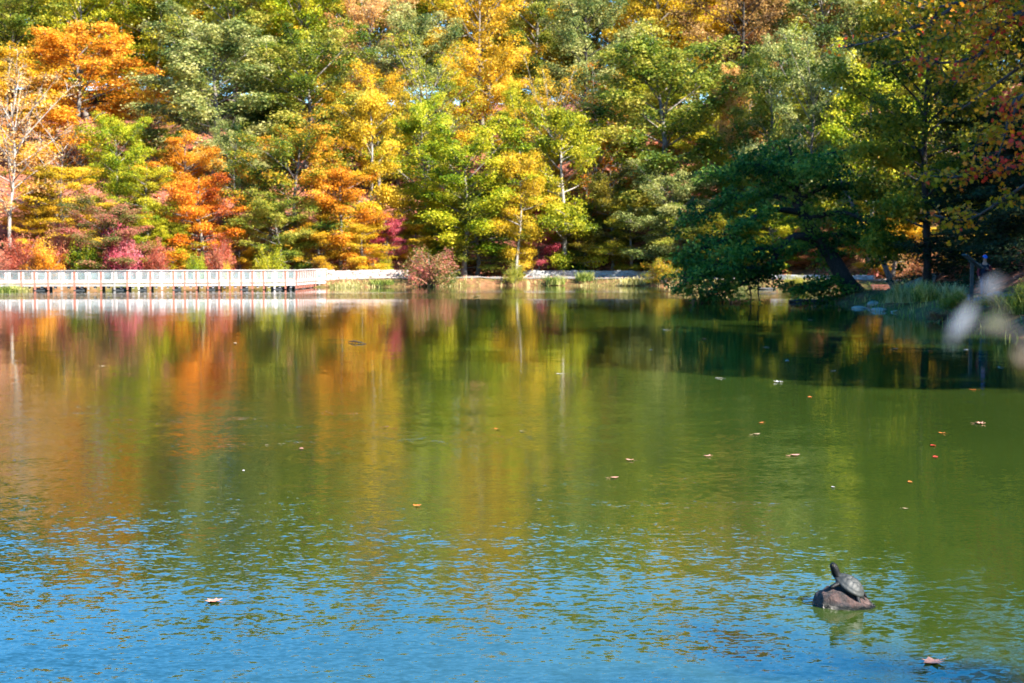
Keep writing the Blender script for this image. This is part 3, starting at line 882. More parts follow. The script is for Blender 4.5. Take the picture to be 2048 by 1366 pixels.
# the rest of the crown, above and to the right of the picture
for k in range(9):
    a = 2 * math.pi * k / 9
    o0 = mp(2300, 60 - 45 * k, 1)
    limbs.append(([o0, o0 + Vector((math.cos(a) * 1.8, math.sin(a) * 1.8, .6)), o0 + Vector((math.cos(a) * (3.8 - .2 * k), math.sin(a) * (3.8 - .2 * k), 1.3))], [.08, .05, .02], a > 0))
mbw, lf = skeleton_tree(limbs, 15, (.28, .6), .5, 52, (.10, .165), start=.42, sub=4, step=.36, shape=MAPLE, droop=.15, sublen=(.25, .85), jit=.35, twig_r=.012)
mpl = empty('maple_tree', (0, 0, 0))
tag(mpl, 'near maple with orange and red leaves on dark branches reaching in from the right', 'tree')
mbw.build('trunk', 'twig_dark', mpl, smooth=True)
pos = lf[0]
# thin the sprays that reach far left, where the photograph shows single leaves
pxs = 1024 + pos[:, 0] / pos[:, 1] * FPX
keep = lf[4].random(len(pos)) < np.clip((pxs - 1640) / 260, .22, 1.0)
redness = np.clip(lf[3] * .75 + np.where(pxs < 1840, .45, 0), 0, 1)
obj('crown', leaves_mesh('crown', pos[keep], lf[1][keep], lf[2][keep], lf[4], redness[keep], shape=MAPLE), 'leaf_maple_near', mpl)

# ------------------------------------------------------------------ shrubs
def grow_shrub(seed, dens=130, size=(.06, .13), spread=1.0):
    rng = np.random.default_rng(seed); rd = random.Random(seed)
    mb = MB(); cen, rad = [], []
    for i in range(26):
        a = rd.uniform(0, 6.283); r = rd.uniform(.2, 1.0) ** .7
        top = Vector((math.cos(a) * r * 1.7 * spread, math.sin(a) * r * 1.7 * spread, 2.3 * math.sqrt(max(.05, 1 - .85 * r * r)) * rd.uniform(.5, 1.2)))
        mid = Vector((top.x * .4, top.y * .4, top.z * .55))
        mb.tube([(rd.uniform(-.15, .15), rd.uniform(-.15, .15), -.1), mid, top], [.028, .018, .006], 4)
        for k in range(7):
            s = .3 + .7 * (k + rd.random()) / 7
            p = mid.lerp(top, (s - .3) / .7) if s > .3 else mid
            cen.append(p + Vector((rd.gauss(0, .2), rd.gauss(0, .2), rd.gauss(0, .12)))); rad.append(rd.uniform(.2, .42))
        cen.append(Vector((top.x * 1.02, top.y * 1.02, top.z * rd.uniform(.15, .5)))); rad.append(rd.uniform(.25, .45))
    cen = np.array([tuple(c) for c in cen]); rad = np.array(rad)
    cnt = (dens * 2.2 * rad ** 2 * rng.uniform(.6, 1.4, len(rad))).astype(int) + 3
    bid = np.repeat(np.arange(len(cen)), cnt); n = len(bid)
    v = rng.normal(size=(n, 3)); v /= np.linalg.norm(v, axis=1, keepdims=True)
    pos = cen[bid] + v * (rad[bid] * (.4 + .7 * rng.random(n)))[:, None]
    pos[:, 2] = np.abs(pos[:, 2])
    nrm = v * .5 + np.array([0, 0, .4]) + rng.normal(size=(n, 3)) * .6
    hgt = np.clip(pos[:, 2] / 2.2, 0, 1)
    return mb.mesh('stems', True), leaves_mesh('leaves', pos, nrm, rng.uniform(size[0], size[1], n), rng, np.clip(hgt * .5 + .5 * rng.random(len(cen))[bid], 0, 1))
SHRUB = [grow_shrub(s) for s in (3, 4, 6)]
def shrub(label, px, toprow, Y, wpx, var, pal, name='shrub', cat='shrub', group=None, bark='bark_grey', X=None):
    X = at(px, 560, Y).x
    z = tz(X, Y)
    z = max(z, -.02)
    H = at(px, toprow, Y).z - z
    W = wpx * Y / FPX
    r = empty(name, (X, Y, z), (px * .31) % 6.28, (W / 3.7, W / 3.7, H / 2.4))
    tag(r, label, cat, group)
    st, fo = SHRUB[var % 3]
    obj_shared('stems', st, bark, r)
    obj_shared('leaves', fo, 'leaf_' + pal, r)
    return r
SH = [
    ('pink and green spreading shrub at the water beside the stone wall', 862, 496, 117.6, 145, 0, 'pinkgreen'),
    ('small green shrub beside the landing in the shade', 1028, 524, 121.8, 52, 1, 'green'),
    ('yellow green shrub with pink tips left of the leaning tree', 1330, 518, 118.0, 90, 2, 'greenorange'),
    ('dark green bush above the shaded stone wall', 1145, 500, 128, 80, 0, 'dark'),
    ('dark green bush behind the leaning trunk at the cove', 1590, 548, 109, 60, 1, 'green'),
    ('rust coloured bush under the right bank trees', 1850, 492, 98, 120, 2, 'rust'),
    ('yellow bush lit behind the sign', 1920, 480, 92, 110, 0, 'yellow'),
    ('green weedy bush on the bank below the person', 2010, 585, 54, 150, 1, 'shade_mid'),
    ('leafy green plant at the water edge right of the tall grass', 1908, 585, 57.5, 80, 2, 'green'),
    ('reddish weeds at the water edge under the leafy green plant', 1885, 622, 55.5, 80, 0, 'rust'),
    ('dark green bush at the root of the leaning tree', 1715, 582, 78.5, 110, 1, 'dark'),
    ('green bush at the right edge beside the path', 2062, 560, 50, 120, 2, 'green'),
    ('yellow sapling bush behind the boardwalk rail', 455, 524, 111.8, 26, 0, 'yellow'),
    ('pink leaved bush behind the left boardwalk', 250, 440, 112.6, 110, 1, 'magenta'),
    ('green bush behind the left boardwalk below the pink tree', 170, 470, 112.2, 90, 2, 'lime'),
    ('green bush behind the boardwalk beside the grey trunk', 395, 505, 112.6, 60, 0, 'lime'),
    ('yellow green bush behind the boardwalk centre', 540, 490, 114, 80, 1, 'yellowgreen'),
    ('red bush on the litter slope at far left', 45, 470, 112, 100, 0, 'red'),
    ('crimson bush behind the left boardwalk, left of the pink tree', 130, 440, 113.5, 100, 1, 'red'),
    ('red leaved bush right of the pink bushy tree', 310, 480, 113, 70, 2, 'red'),
    ('red bush below the orange maple behind the boardwalk', 440, 470, 115, 70, 0, 'red'),
    ('orange bush behind the boardwalk at far left', 95, 480, 110, 90, 2, 'orange'),
    ('green leafed bush behind the stone wall', 710, 520, 120.5, 60, 0, 'yellowgreen'),
    ('lime bush behind the stone wall near the pink shrub', 765, 510, 121, 50, 1, 'lime'),
    ('red leaved bush behind the stone wall by the boardwalk end', 635, 505, 119, 90, 2, 'rust'),
]
for a in SH:
    shrub(*a)

# ------------------------------------------------------------------ undergrowth and fallen leaves on the slopes
def slope_points(rng, n, xr, yr, dmin, dmax):
    x = rng.uniform(*xr, n * 3); y = rng.uniform(*yr, n * 3)
    d = shore_dist(x, y)
    k = (d > dmin) & (d < dmax) & (np.abs(x) < y * .36 + 14)
    x, y = x[k][:n], y[k][:n]
    return x, y, terrain(x, y)
leaf_mat('leaf_undergrowth', [(.07, .09, .015), (.22, .20, .02), (.45, .26, .02), (.48, .14, .05), (.50, .16, .12)], nscale=.16, contrast=1.25)
leaf_mat('leaf_litter', [(.16, .05, .03), (.34, .11, .06), (.50, .20, .12), (.58, .30, .18)], transl=.15, nscale=.5)
rng = np.random.default_rng(77)
x, y, z = slope_points(rng, 1500, (-62, 60), (86, 168), 5.2, 60)
cnt = rng.integers(18, 75, len(x))
bid = np.repeat(np.arange(len(x)), cnt); n = len(bid)
rad = rng.uniform(.25, .9, len(x))
v = rng.normal(size=(n, 3)); v /= np.linalg.norm(v, axis=1, keepdims=True)
pos = np.stack([x[bid], y[bid], z[bid]], -1) + v * (rad[bid] * rng.random(n) ** .5)[:, None] * np.array([1, 1, .55])
pos[:, 2] += rad[bid] * .6
me = leaves_mesh('undergrowth', pos, v * .4 + np.array([0, 0, .6]) + rng.normal(size=(n, 3)) * .5, rng.uniform(.13, .27, n), rng, rng.random(len(x))[bid])
tag(obj('undergrowth', me, 'leaf_undergrowth'), 'mixed red yellow and green undergrowth covering the wooded slopes', 'undergrowth', kind='stuff')
x, y, z = slope_points(rng, 26000, (-60, 60), (48, 150), 2.3, 45)
n = len(x)
me = leaves_mesh('leaf_litter', np.stack([x, y, z + .04], -1), np.array([0, -.1, 1]) + rng.normal(size=(n, 3)) * .35, rng.uniform(.12, .26, n), rng, rng.random(n))
tag(obj('leaf_litter', me, 'leaf_litter'), 'salmon and brown fallen leaves covering the wooded slopes', 'fallen leaves', kind='stuff')

# ------------------------------------------------------------------ grasses
def blades(cx, cy, cz, h, lean, rng, w=.012):
    """arrays of blade roots -> 3 segment curved strips"""
    n = len(cx)
    a = rng.uniform(0, 6.283, n)
    dx, dy = np.cos(a), np.sin(a)
    V = np.zeros((n, 7, 3)); 
    for i, (s, wf) in enumerate([(0, 1), (.4, .9), (.75, .6)]):
        ox = lean * h * s * s
        px = cx + dx * ox; py = cy + dy * ox; pz = cz + h * s * (1 - .25 * lean * s)
        V[:, 2 * i] = np.stack([px - dy * w * wf, py + dx * w * wf, pz], -1)
        V[:, 2 * i + 1] = np.stack([px + dy * w * wf, py - dx * w * wf, pz], -1)
    ox = lean * h * 1.05
    V[:, 6] = np.stack([cx + dx * ox, cy + dy * ox, cz + h * (1 - .3 * lean)], -1)
    b = (np.arange(n) * 7)[:, None]
    F4 = np.concatenate([b + np.array([0, 1, 3, 2]), b + np.array([2, 3, 5, 4]), b + np.array([4, 5, 6, 6])], 0)
    return V.reshape(-1, 3), F4, n
def grass_mesh(name, cx, cy, cz, h, lean, rng, w):
    V, F, n = blades(cx, cy, cz, h, lean, rng, w)
    r = rng.random(n); c = rng.random(n)
    tri = F[2 * n:, :3]
    quad = F[:2 * n]
    verts = V; 
    me = bpy.data.meshes.new(name)
    faces = [tuple(f) for f in quad.tolist()] + [tuple(f) for f in tri.tolist()]
    me.from_pydata(verts.tolist(), [], faces)
    for an, av in (('rnd', np.tile(r, 3)), ('clump', np.tile(c, 3))):
        at_ = me.attributes.new(an, 'FLOAT', 'FACE'); at_.data.foreach_set('value', av.astype(np.float32))
    return me
leaf_mat('leaf_grass', [(.06, .10, .015), (.16, .22, .03), (.30, .33, .07), (.46, .42, .16)], transl=.3, nscale=.9)
leaf_mat('leaf_drygrass', [(.13, .14, .035), (.30, .29, .08), (.48, .42, .16), (.60, .52, .26)], transl=.3, nscale=.9)
rng = np.random.default_rng(9)
# bank grass on the right shore and round the cove
x = rng.uniform(14, 40, 26000); y = rng.uniform(40, 112, 26000)
d = shore_dist(x, y)
k = (d > -.1) & (d < 3.0) & (rng.random(len(x)) < .75) & (np.sin(x * 1.7) * np.sin(y * 1.3 + 1) + rng.normal(size=len(x)) * .5 > -.5)
x, y = x[k], y[k]
me = grass_mesh('bank_grass', x, y, np.maximum(terrain(x, y), -.02) - .02, rng.uniform(.12, .5, len(x)), rng.uniform(.2, .8, len(x)), rng, .013)
tag(obj('bank_grass', me, 'leaf_grass'), 'short rough grass and weeds along the right bank', 'grass', kind='stuff')
# strip at the foot of the far wall
x = rng.uniform(-20, 26, 22000); y = rng.uniform(104, 124, 22000)
d = shore_dist(x, y)
k = (d > -.15) & (d < 1.6) & (np.sin(x * .9 + .4) + rng.normal(size=len(x)) * .6 > -.35)
x, y = x[k], y[k]
me = grass_mesh('waterside_grass', x, y, np.maximum(terrain(x, y), -.02) - .02, rng.uniform(.15, .55, len(x)), rng.uniform(.2, .7, len(x)), rng, .022)
tag(obj('waterside_grass', me, 'leaf_drygrass'), 'green and straw coloured grass along the far water edge', 'grass', kind='stuff')
def tussock_mesh(seed, n, h, w, spread):
    r = np.random.default_rng(seed)
    a = r.uniform(0, 6.283, n); q = spread * np.sqrt(r.random(n))
    return grass_mesh('tussock', np.cos(a) * q, np.sin(a) * q, np.zeros(n) - .03, h * r.uniform(.55, 1.1, n), r.uniform(.25, .95, n), r, w)
for i, (label, px, row, Y, h, sp, pal) in enumerate([
        ('tall arching pale green grass tussock on the right bank', 1822, 615, 65.0, 1.35, .75, 'leaf_drygrass'),
        ('tall green grass beside the arching pale tussock', 1852, 612, 63.5, 1.1, .6, 'leaf_grass'),
        ('straw coloured grass at the water edge behind the flat stones', 1790, 618, 68.0, .8, .5, 'leaf_drygrass'),
        ('brown seeding grass left of the sign post', 1905, 590, 58.5, 1.15, .5, 'leaf_drygrass'),
        ('green grass clump at the right edge on the bank', 2035, 620, 50.0, .9, .8, 'leaf_grass'),
        ('green and yellow grass clump in front of the boardwalk end at left', 18, 582, 101.6, .62, 1.1, 'leaf_grass'),
        ('ochre grass clump at the left under the boardwalk', 42, 583, 101.8, .4, .6, 'leaf_drygrass'),
        ('low rounded grass clump below the stone wall', 690, 572, 114.8, .62, 1.3, 'leaf_drygrass'),
        ('grass clump between the stone wall and the pink shrub', 765, 568, 116.5, .6, 1.0, 'leaf_grass'),
        ('dark reeds in front of the shaded stone wall', 1110, 568, 121.6, 1.0, .9, 'leaf_grass'),
        ('tall reeds in front of the shaded stone wall, right clump', 1170, 568, 121.6, 1.0, .8, 'leaf_grass'),
        ('lit yellowish grass clump left of the yellow green shrub', 1270, 568, 119.6, .8, 1.2, 'leaf_drygrass')]):
    p = at(px, row, Y)
    z = max(tz(p.x, Y), -.02)
    me = tussock_mesh(100 + i, 260, h, .016 if Y < 80 else .026, sp)
    o = obj('grass_tussock', me, pal); o.location = (p.x, Y, z)
    tag(o, label, 'grass')

# ------------------------------------------------------------------ stone walls
simple_mat('stone_pale', [(0.3, (0.26, 0.20, 0.17)), (0.7, (0.50, 0.41, 0.36))], 2.0, 0.9, 0.4)
simple_mat('stone_grey', [(0.3, (0.22, 0.23, 0.22)), (0.7, (0.48, 0.48, 0.46))], 2.0, 0.9, 0.4)
def stone_mesh(seed):
    rd = random.Random(seed)
    bm = bmesh.new()
    bmesh.ops.create_cube(bm, size=1)
    for v in bm.verts:
        v.co += Vector((rd.uniform(-.05, .05), rd.uniform(-.1, .1), rd.uniform(-.07, .07)))
    bmesh.ops.bevel(bm, geom=bm.edges[:], offset=.05, segments=1, affect='EDGES')
    me = bpy.data.meshes.new('stone'); bm.to_mesh(me); bm.free()
    return me
STONES = [stone_mesh(i) for i in range(8)]
def stone_wall(label, pts, ztop, zbase, mat, seed, mean=.55):
    rd = random.Random(seed)
    root = empty('stone_wall', (pts[0][0], pts[0][1], 0))
    tag(root, label, 'stone wall')
    n = 0
    for (ax, ay), (bx, by) in zip(pts[:-1], pts[1:]):
        L = math.hypot(bx - ax, by - ay); an = math.atan2(by - ay, bx - ax)
        ux, uy = (bx - ax) / L, (by - ay) / L
        courses = max(2, round((ztop - zbase) / .17)); hc = (ztop - zbase) / courses
        for c in range(courses):
            s = -rd.uniform(0, .3)
            while s < L - .1:
                w = rd.uniform(.6, 1.5) * mean
                w = min(w, L - s + .15)
                h = hc * (1 if c < courses - 1 else rd.uniform(.8, 1.3))
                o = obj_shared('stone', STONES[rd.randrange(8)], mat, root)
                m = s + w / 2
                o.location = (ax + ux * m - pts[0][0] + rd.uniform(-.03, .03) * uy, ay + uy * m - pts[0][1] - rd.uniform(-.035, .035) * ux, zbase + hc * c + h / 2)
                o.rotation_euler = (rd.uniform(-.03, .03), rd.uniform(-.03, .03), an)
                o.scale = (w * .96, .5, h * .95)
                s += w; n += 1
    return root
wx = lambda px, Y: at(px, 550, Y).x
stone_wall('pale sunlit stone wall between boardwalk and pink shrub', [(wx(640, 116.2), 116.2), (wx(720, 117.6), 117.6), (wx(815, 119.6), 119.6)], 1.33, .3, 'stone_pale', 1)
stone_wall('grey shaded dry stone wall across the cove right of centre', [(wx(1052, 126.0), 126.0), (wx(1130, 126.3), 126.3), (wx(1240, 125.3), 125.3), (wx(1345, 123.2), 123.2)], 1.22, .45, 'stone_grey', 2)
stone_wall('low grey stone wall seen under the leaning tree', [(wx(1548, 114.5), 114.5), (wx(1640, 113), 113), (wx(1745, 110.5), 110.5)], 1.0, .4, 'stone_grey', 3, .6)

# ------------------------------------------------------------------ boardwalk
simple_mat('wood_white', [(0.3, (0.28, 0.24, 0.22)), (0.55, (0.48, 0.43, 0.41)), (0.75, (0.62, 0.58, 0.56))], 1.6, 0.75, 0.15, stretch=(1, 1, 3))
simple_mat('wood_grey', [(0.3, (0.16, 0.15, 0.14)), (0.7, (0.32, 0.30, 0.28))], 1.6, 0.8, 0.2, stretch=(1, 1, 3))
simple_mat('wood_red', [(0.3, (0.22, 0.07, 0.045)), (0.55, (0.34, 0.13, 0.09)), (0.75, (0.44, 0.28, 0.24))], 2.2, 0.8, 0.2, stretch=(1, 1, 1))
simple_mat('pile_dark', [(0.3, (0.02, 0.025, 0.03)), (0.7, (0.07, 0.075, 0.08))], 3, 0.8)
def mat_pane():
    m, nt, p = new_mat('rail_pane')
    p.inputs['Base Color'].default_value = (.36, .42, .42, 1)
    p.inputs['Roughness'].default_value = .25
    tr = nt.nodes.new('ShaderNodeBsdfTransparent')
    tr.inputs[0].default_value = (.85, .9, .9, 1)
    ms = nt.nodes.new('ShaderNodeMixShader')
    n = noise(nt, 1.4, 3, .6, nt.nodes.new('ShaderNodeNewGeometry').outputs['Position'])
    f = math_node(nt, 'MULTIPLY_ADD', n.outputs['Fac'], .7, -.08, clamp=True)
    nt.links.new(f, ms.inputs[0])
    nt.links.new(tr.outputs[0], ms.inputs[1]); nt.links.new(p.outputs[0], ms.inputs[2])
    nt.links.new(ms.outputs[0], nt.nodes['Material Output'].inputs['Surface'])
mat_pane()
ZD, ZR = 0.40, 1.46
BP = [(at(-120, 560, 102.6).x, 102.6), (at(255, 560, 104.6).x, 104.6), (at(593, 560, 107.6).x, 107.6), (at(630, 560, 114.3).x, 114.3), (at(652, 560, 115.6).x, 115.6)]
bw = empty('boardwalk', (0, 0, 0))
tag(bw, 'long white and red wooden boardwalk with panelled railing on the far water', 'boardwalk')
def cubemesh(name, sx, sy, sz):
    mb = MB(); mb.box((0, 0, 0), (sx, sy, sz)); return mb.mesh(name)
POST = cubemesh('post', .13, .13, ZR - ZD + .30)
def place(name, me, mat, parent, loc, an):
    o = obj_shared(name, me, mat, parent); o.location = loc; o.rotation_euler = (0, 0, an); return o
rdb = random.Random(4)
for si, ((ax, ay), (bx, by)) in enumerate(zip(BP[:-1], BP[1:])):
    L = math.hypot(bx - ax, by - ay); an = math.atan2(by - ay, bx - ax)
    ux, uy = (bx - ax) / L, (by - ay) / L
    nb = max(1, round(L / (.95, .82, .86, 1.0)[si])); s = L / nb
    tone = 'wood_grey' if si == 0 else 'wood_white'
    P = lambda m, off=0, z=0: (ax + ux * m - uy * off, ay + uy * m + ux * off, z)
    place('deck', cubemesh('deck', L + .1, 1.8, .08), tone, bw, P(L / 2, .95, ZD - .045), an)
    place('fascia', cubemesh('fascia', L + .05, .05, .16), tone, bw, P(L / 2, -.002, ZD - .02), an)
    place('top_rail', cubemesh('top_rail', L + .12, .2, .06), tone, bw, P(L / 2, 0, ZR), an)
    place('bottom_rail', cubemesh('bottom_rail', L, .07, .1), 'wood_white', bw, P(L / 2, 0.01, ZD + .2), an)
    mf = MB()
    w, z0, z1 = s - .16, ZD + .26, ZR - .04
    mf.box((-w / 2 + .06, 0, (z0 + z1) / 2), (.12, .05, z1 - z0)); mf.box((w / 2 - .06, 0, (z0 + z1) / 2), (.12, .05, z1 - z0))
    mf.box((0, .003, z0 + .06), (w - .24, .05, .12)); mf.box((0, .003, z1 - .05), (w - .24, .05, .1))
    FR = mf.mesh('panel_frame')
    PN = cubemesh('pane', w - .26, .012, z1 - z0 - .24)
    for b in range(nb + 1):
        if b < nb or si == len(BP) - 2:
            place('post', POST, 'wood_red' if (b % 2 == 0 or si == 2 or rdb.random() < .4) else tone, bw, P(b * s + rdb.uniform(-.03, .03), 0.02, (ZR + ZD) / 2 - .19), an).rotation_euler = (0, rdb.uniform(-.02, .02), an)
        if b < nb:
            fo = place('panel_frame', FR, 'wood_white', bw, P((b + .5) * s, .01, 0), an)
            po = obj_shared('pane', PN, 'rail_pane', fo); po.location = (0, .004, (z0 + z1) / 2 + .02)
            j = place('joist_end', cubemesh('joist_end', .16, .5, .16) if b == 0 else JO, 'wood_white' if si else 'wood_grey', bw, P((b + .5) * s, .35, ZD - .17), an)
            if b == 0: JO = j.data
        if b % 2 == 0:
            pl = place('pile', cubemesh('pile', .2, .2, 1.5) if b == 0 else PI_, 'pile_dark', bw, P(b * s + .12, .5, ZD - .84), an)
            if b == 0: PI_ = pl.data
        if b % 3 == 1 and b < nb:
            place('float', cubemesh('float', s * rdb.uniform(.6, 1.1), 1.1, .22), 'pile_dark', bw, P((b + .3) * s, .75, .09), an)

# ------------------------------------------------------------------ benches
simple_mat('bench_red', [(0.3, (0.09, 0.025, 0.017)), (0.7, (0.16, 0.05, 0.032))], 5, 0.7, stretch=(1, 4, 4))
def bench(label, px, row, Y):
    p = at(px, row, Y); z = tz(p.x, Y)
    r = empty('bench', (p.x, Y, z), R(6)); tag(r, label, 'bench', 'benches beyond the leaning tree')
    for k in range(3):
        MBx = MB(); MBx.box((0, -.22 + .15 * k, .44), (1.6, .12, .04)); MBx.build('seat_slat', 'bench_red', r)
        MBx = MB(); MBx.box((0, .24 + .03 * k, .58 + .15 * k), (1.6, .03, .12)); MBx.build('back_slat', 'bench_red', r)
    for sx in (-.65, .65):
        MBx = MB(); MBx.box((sx, -.2, .21), (.06, .06, .42)); MBx.build('leg', 'pile_dark', r)
        MBx = MB(); MBx.tube([(sx, .2, 0), (sx, .22, .45), (sx, .33, .95)], [.035] * 3, 6); MBx.build('leg', 'pile_dark', r)
bench('red brown slatted bench right of the leaning trunk', 1766, 562, 103)
bench('red brown slatted bench partly behind the leaning trunk', 1676, 560, 107)

# ------------------------------------------------------------------ information sign
simple_mat('sign_dark', [(0.3, (0.02, 0.03, 0.03)), (0.7, (0.05, 0.065, 0.065))], 3, 0.6)
simple_mat('sign_face', [(0.3, (0.10, 0.12, 0.11)), (0.7, (0.28, 0.30, 0.26))], 9, 0.4)
p = at(1943, 585, 57.0); z = tz(p.x, 57.0)
sg = empty('information_sign', (p.x, 57.0, z)); tag(sg, 'dark post with tilted information panel by the path', 'sign')
hh = at(1940, 524, 57.0).z - z
mb = MB(); mb.box((0, 0, hh / 2 - .02), (.12, .12, hh)); mb.build('post', 'sign_dark', sg)
Mt = Matrix.Rotation(R(38), 3, 'Y')
mb = MB(); mb.box((.02, 0, hh + .03), (.86, .62, .05), Mt); pn = mb.build('panel', 'sign_dark', sg)
mb = MB(); mb.box(Vector((.02, 0, hh + .03)) + Mt @ Vector((0, 0, .03)), (.78, .54, .012), Mt); mb.build('panel_face', 'sign_face', pn)
mb = MB(); mb.box((0, 0, hh - .06), (.3, .2, .05), Mt); mb.build('bracket', 'sign_dark', sg)

# ------------------------------------------------------------------ person on the path
simple_mat('skin', [(0.3, (0.36, 0.19, 0.13)), (0.7, (0.48, 0.27, 0.19))], 8, 0.6)
simple_mat('cloth_navy', [(0.3, (0.006, 0.008, 0.018)), (0.7, (0.014, 0.018, 0.035))], 14, 0.9, 0.3)
simple_mat('cloth_red', [(0.3, (0.10, 0.012, 0.016)), (0.7, (0.18, 0.022, 0.026))], 14, 0.9, 0.3)
simple_mat('cloth_jeans', [(0.3, (0.03, 0.055, 0.10)), (0.7, (0.07, 0.11, 0.18))], 14, 0.9, 0.3)
simple_mat('cloth_blue', [(0.3, (0.015, 0.08, 0.36)), (0.7, (0.03, 0.13, 0.50))], 14, 0.8, 0.2)
simple_mat('hair_brown', [(0.3, (0.02, 0.012, 0.008)), (0.7, (0.06, 0.04, 0.025))], 20, 0.6)
simple_mat('phone_black', [(0.3, (0.01, 0.01, 0.012)), (0.7, (0.03, 0.03, 0.035))], 5, 0.2)
def skin_obj(name, verts, edges, radii, mat, parent, root=0, sub=2):
    me = bpy.data.meshes.new(name)
    me.from_pydata([tuple(v) for v in verts], edges, [])
    o = obj(name, me, mat, parent)
    md = o.modifiers.new('skin', 'SKIN'); md.use_smooth_shade = True
    lay = me.skin_vertices[0].data if me.skin_vertices else None
    if lay is None:
        bm = bmesh.new(); bm.from_mesh(me); bm.verts.layers.skin.verify(); bm.to_mesh(me); bm.free()
        lay = me.skin_vertices[0].data
    for i, r in enumerate(radii):
        r = (r, r) if isinstance(r, (int, float)) else r
        lay[i].radius = r
        lay[i].use_root = (i == root)
    ms = o.modifiers.new('sub', 'SUBSURF'); ms.levels = sub; ms.render_levels = sub
    return o
PY = 60.0
pp = at(1968, 590, PY); pz = tz(pp.x, PY) + .05
pr = empty('person', (pp.x, PY, pz), R(-8))
tag(pr, 'person in blue cap, dark coat and jeans, walking on the path looking at a phone', 'person')
# facing -Y (towards the camera), mid stride
BV = [(0, 0, .95), (0, .01, 1.12), (0, .0, 1.32), (0, -.01, 1.46), (0, -.03, 1.56), (0, -.055, 1.66),          # 0-5 pelvis..head
      (-.17, .0, 1.41), (-.25, .02, 1.14), (-.23, -.10, .92), (-.225, -.13, .84),                                     # 6-9 right arm hanging
      (.17, 0, 1.41), (.25, -.02, 1.17), (.10, -.25, 1.24), (.04, -.30, 1.29),                                     # 10-13 raised arm
      (-.09, 0, .88), (-.10, -.12, .50), (-.10, -.10, .10), (-.10, -.22, .04),                                        # 14-17
      (.09, 0, .88), (.10, .03, .50), (.10, .22, .13), (.10, .13, .05), (0, -.075, 1.74)]
BE = [(0, 1), (1, 2), (2, 3), (3, 4), (4, 5), (5, 22), (3, 6), (6, 7), (7, 8), (8, 9), (3, 10), (10, 11), (11, 12), (12, 13), (0, 14), (14, 15), (15, 16), (16, 17), (0, 18), (18, 19), (19, 20), (20, 21)]
BR = [.12, .12, .135, .08, .055, .085, .065, .05, .038, .028, .065, .05, .038, .028, .085, .06, .042, .035, .085, .06, .042, .035, .06]
skin_obj('body', BV, BE, BR, 'skin', pr)
# coat over the torso, open skirt to the thigh
skin_obj('coat', [(0, 0, .74), (0, 0, .95), (0, .01, 1.12), (0, 0, 1.32), (0, -.01, 1.45), (-.15, 0, 1.42), (.15, 0, 1.42)], [(0, 1), (1, 2), (2, 3), (3, 4), (4, 5), (4, 6)],
         [(.21, .17), (.20, .16), (.185, .15), (.20, .155), (.12, .10), .09, .09], 'cloth_navy', pr, root=2)
for s_, ch in ((-1, (6, 7, 8)), (1, (10, 11, 12))):
    skin_obj('sleeve', [BV[i] for i in ch], [(0, 1), (1, 2)], [.085, .07, .055], 'cloth_red', pr, sub=2)
skin_obj('jeans', [(0, 0, .92), (-.09, 0, .84), (-.10, -.12, .50), (-.10, -.10, .14), (.09, 0, .84), (.10, .03, .50), (.10, .22, .17)], [(0, 1), (1, 2), (2, 3), (0, 4), (4, 5), (5, 6)],
         [.13, .10, .078, .066, .10, .078, .066], 'cloth_jeans', pr)
for a_, b_ in (((-.10, -.10, .07), (-.10, -.27, .045)), ((.10, .24, .10), (.10, .09, .045))):
    skin_obj('shoe', [a_, tuple((Vector(a_) + Vector(b_)) / 2), b_], [(0, 1), (1, 2)], [.05, .05, .04], 'phone_black', pr)
def blob(name, c, r, mat, parent, cut=None):
    bm = bmesh.new(); bmesh.ops.create_uvsphere(bm, u_segments=16, v_segments=10, radius=1)
    for v in bm.verts:
        v.co = Vector((v.co.x * r[0], v.co.y * r[1], v.co.z * r[2]))
    if cut is not None:
        bmesh.ops.delete(bm, geom=[v for v in bm.verts if cut(v.co)], context='VERTS')
    for v in bm.verts: v.co += Vector(c)
    for f in bm.faces: f.smooth = True
    me = bpy.data.meshes.new(name); bm.to_mesh(me); bm.free()
    return obj(name, me, mat, parent)
blob('hair', (0, -.035, 1.70), (.098, .11, .115), 'hair_brown', pr, lambda c: c.y < -.055)
cap = blob('cap', (0, -.06, 1.755), (.108, .122, .10), 'cloth_blue', pr, lambda c: c.z < -.012)
mb = MB(); mb.add([(-.085, -.15, 1.75), (.085, -.15, 1.75), (.06, -.26, 1.71), (0, -.285, 1.70), (-.06, -.26, 1.71), (-.085, -.15, 1.765), (.085, -.15, 1.765), (.06, -.26, 1.722), (0, -.285, 1.712), (-.06, -.26, 1.722)],
                  [(4, 3, 2, 1, 0), (5, 6, 7, 8, 9), (0, 1, 6, 5), (1, 2, 7, 6), (2, 3, 8, 7), (3, 4, 9, 8), (4, 0, 5, 9)])
mb.build('peak', 'cloth_blue', cap)
for sx in (-.035, .035):
    blob('eye', (sx, -.145, 1.69), (.011, .008, .008), 'hair_brown', pr)
blob('nose', (0, -.152, 1.662), (.013, .02, .02), 'skin', pr)
blob('mouth', (0, -.138, 1.622), (.024, .008, .006), 'cloth_red', pr)
for k in range(4):
    skin_obj('finger', [(.045 - .0, -.30, 1.30 - .018 * k), (.0, -.325, 1.305 - .018 * k), (-.02, -.30, 1.30 - .018 * k)], [(0, 1), (1, 2)], [.010, .009, .008], 'skin', pr, sub=1)
    skin_obj('finger', [(-.225 + .006 * k, -.155 + .018 * k, .80), (-.222 + .006 * k, -.160 + .018 * k, .765), (-.215, -.158 + .018 * k, .74)], [(0, 1), (1, 2)], [.010, .009, .008], 'skin', pr, sub=1)
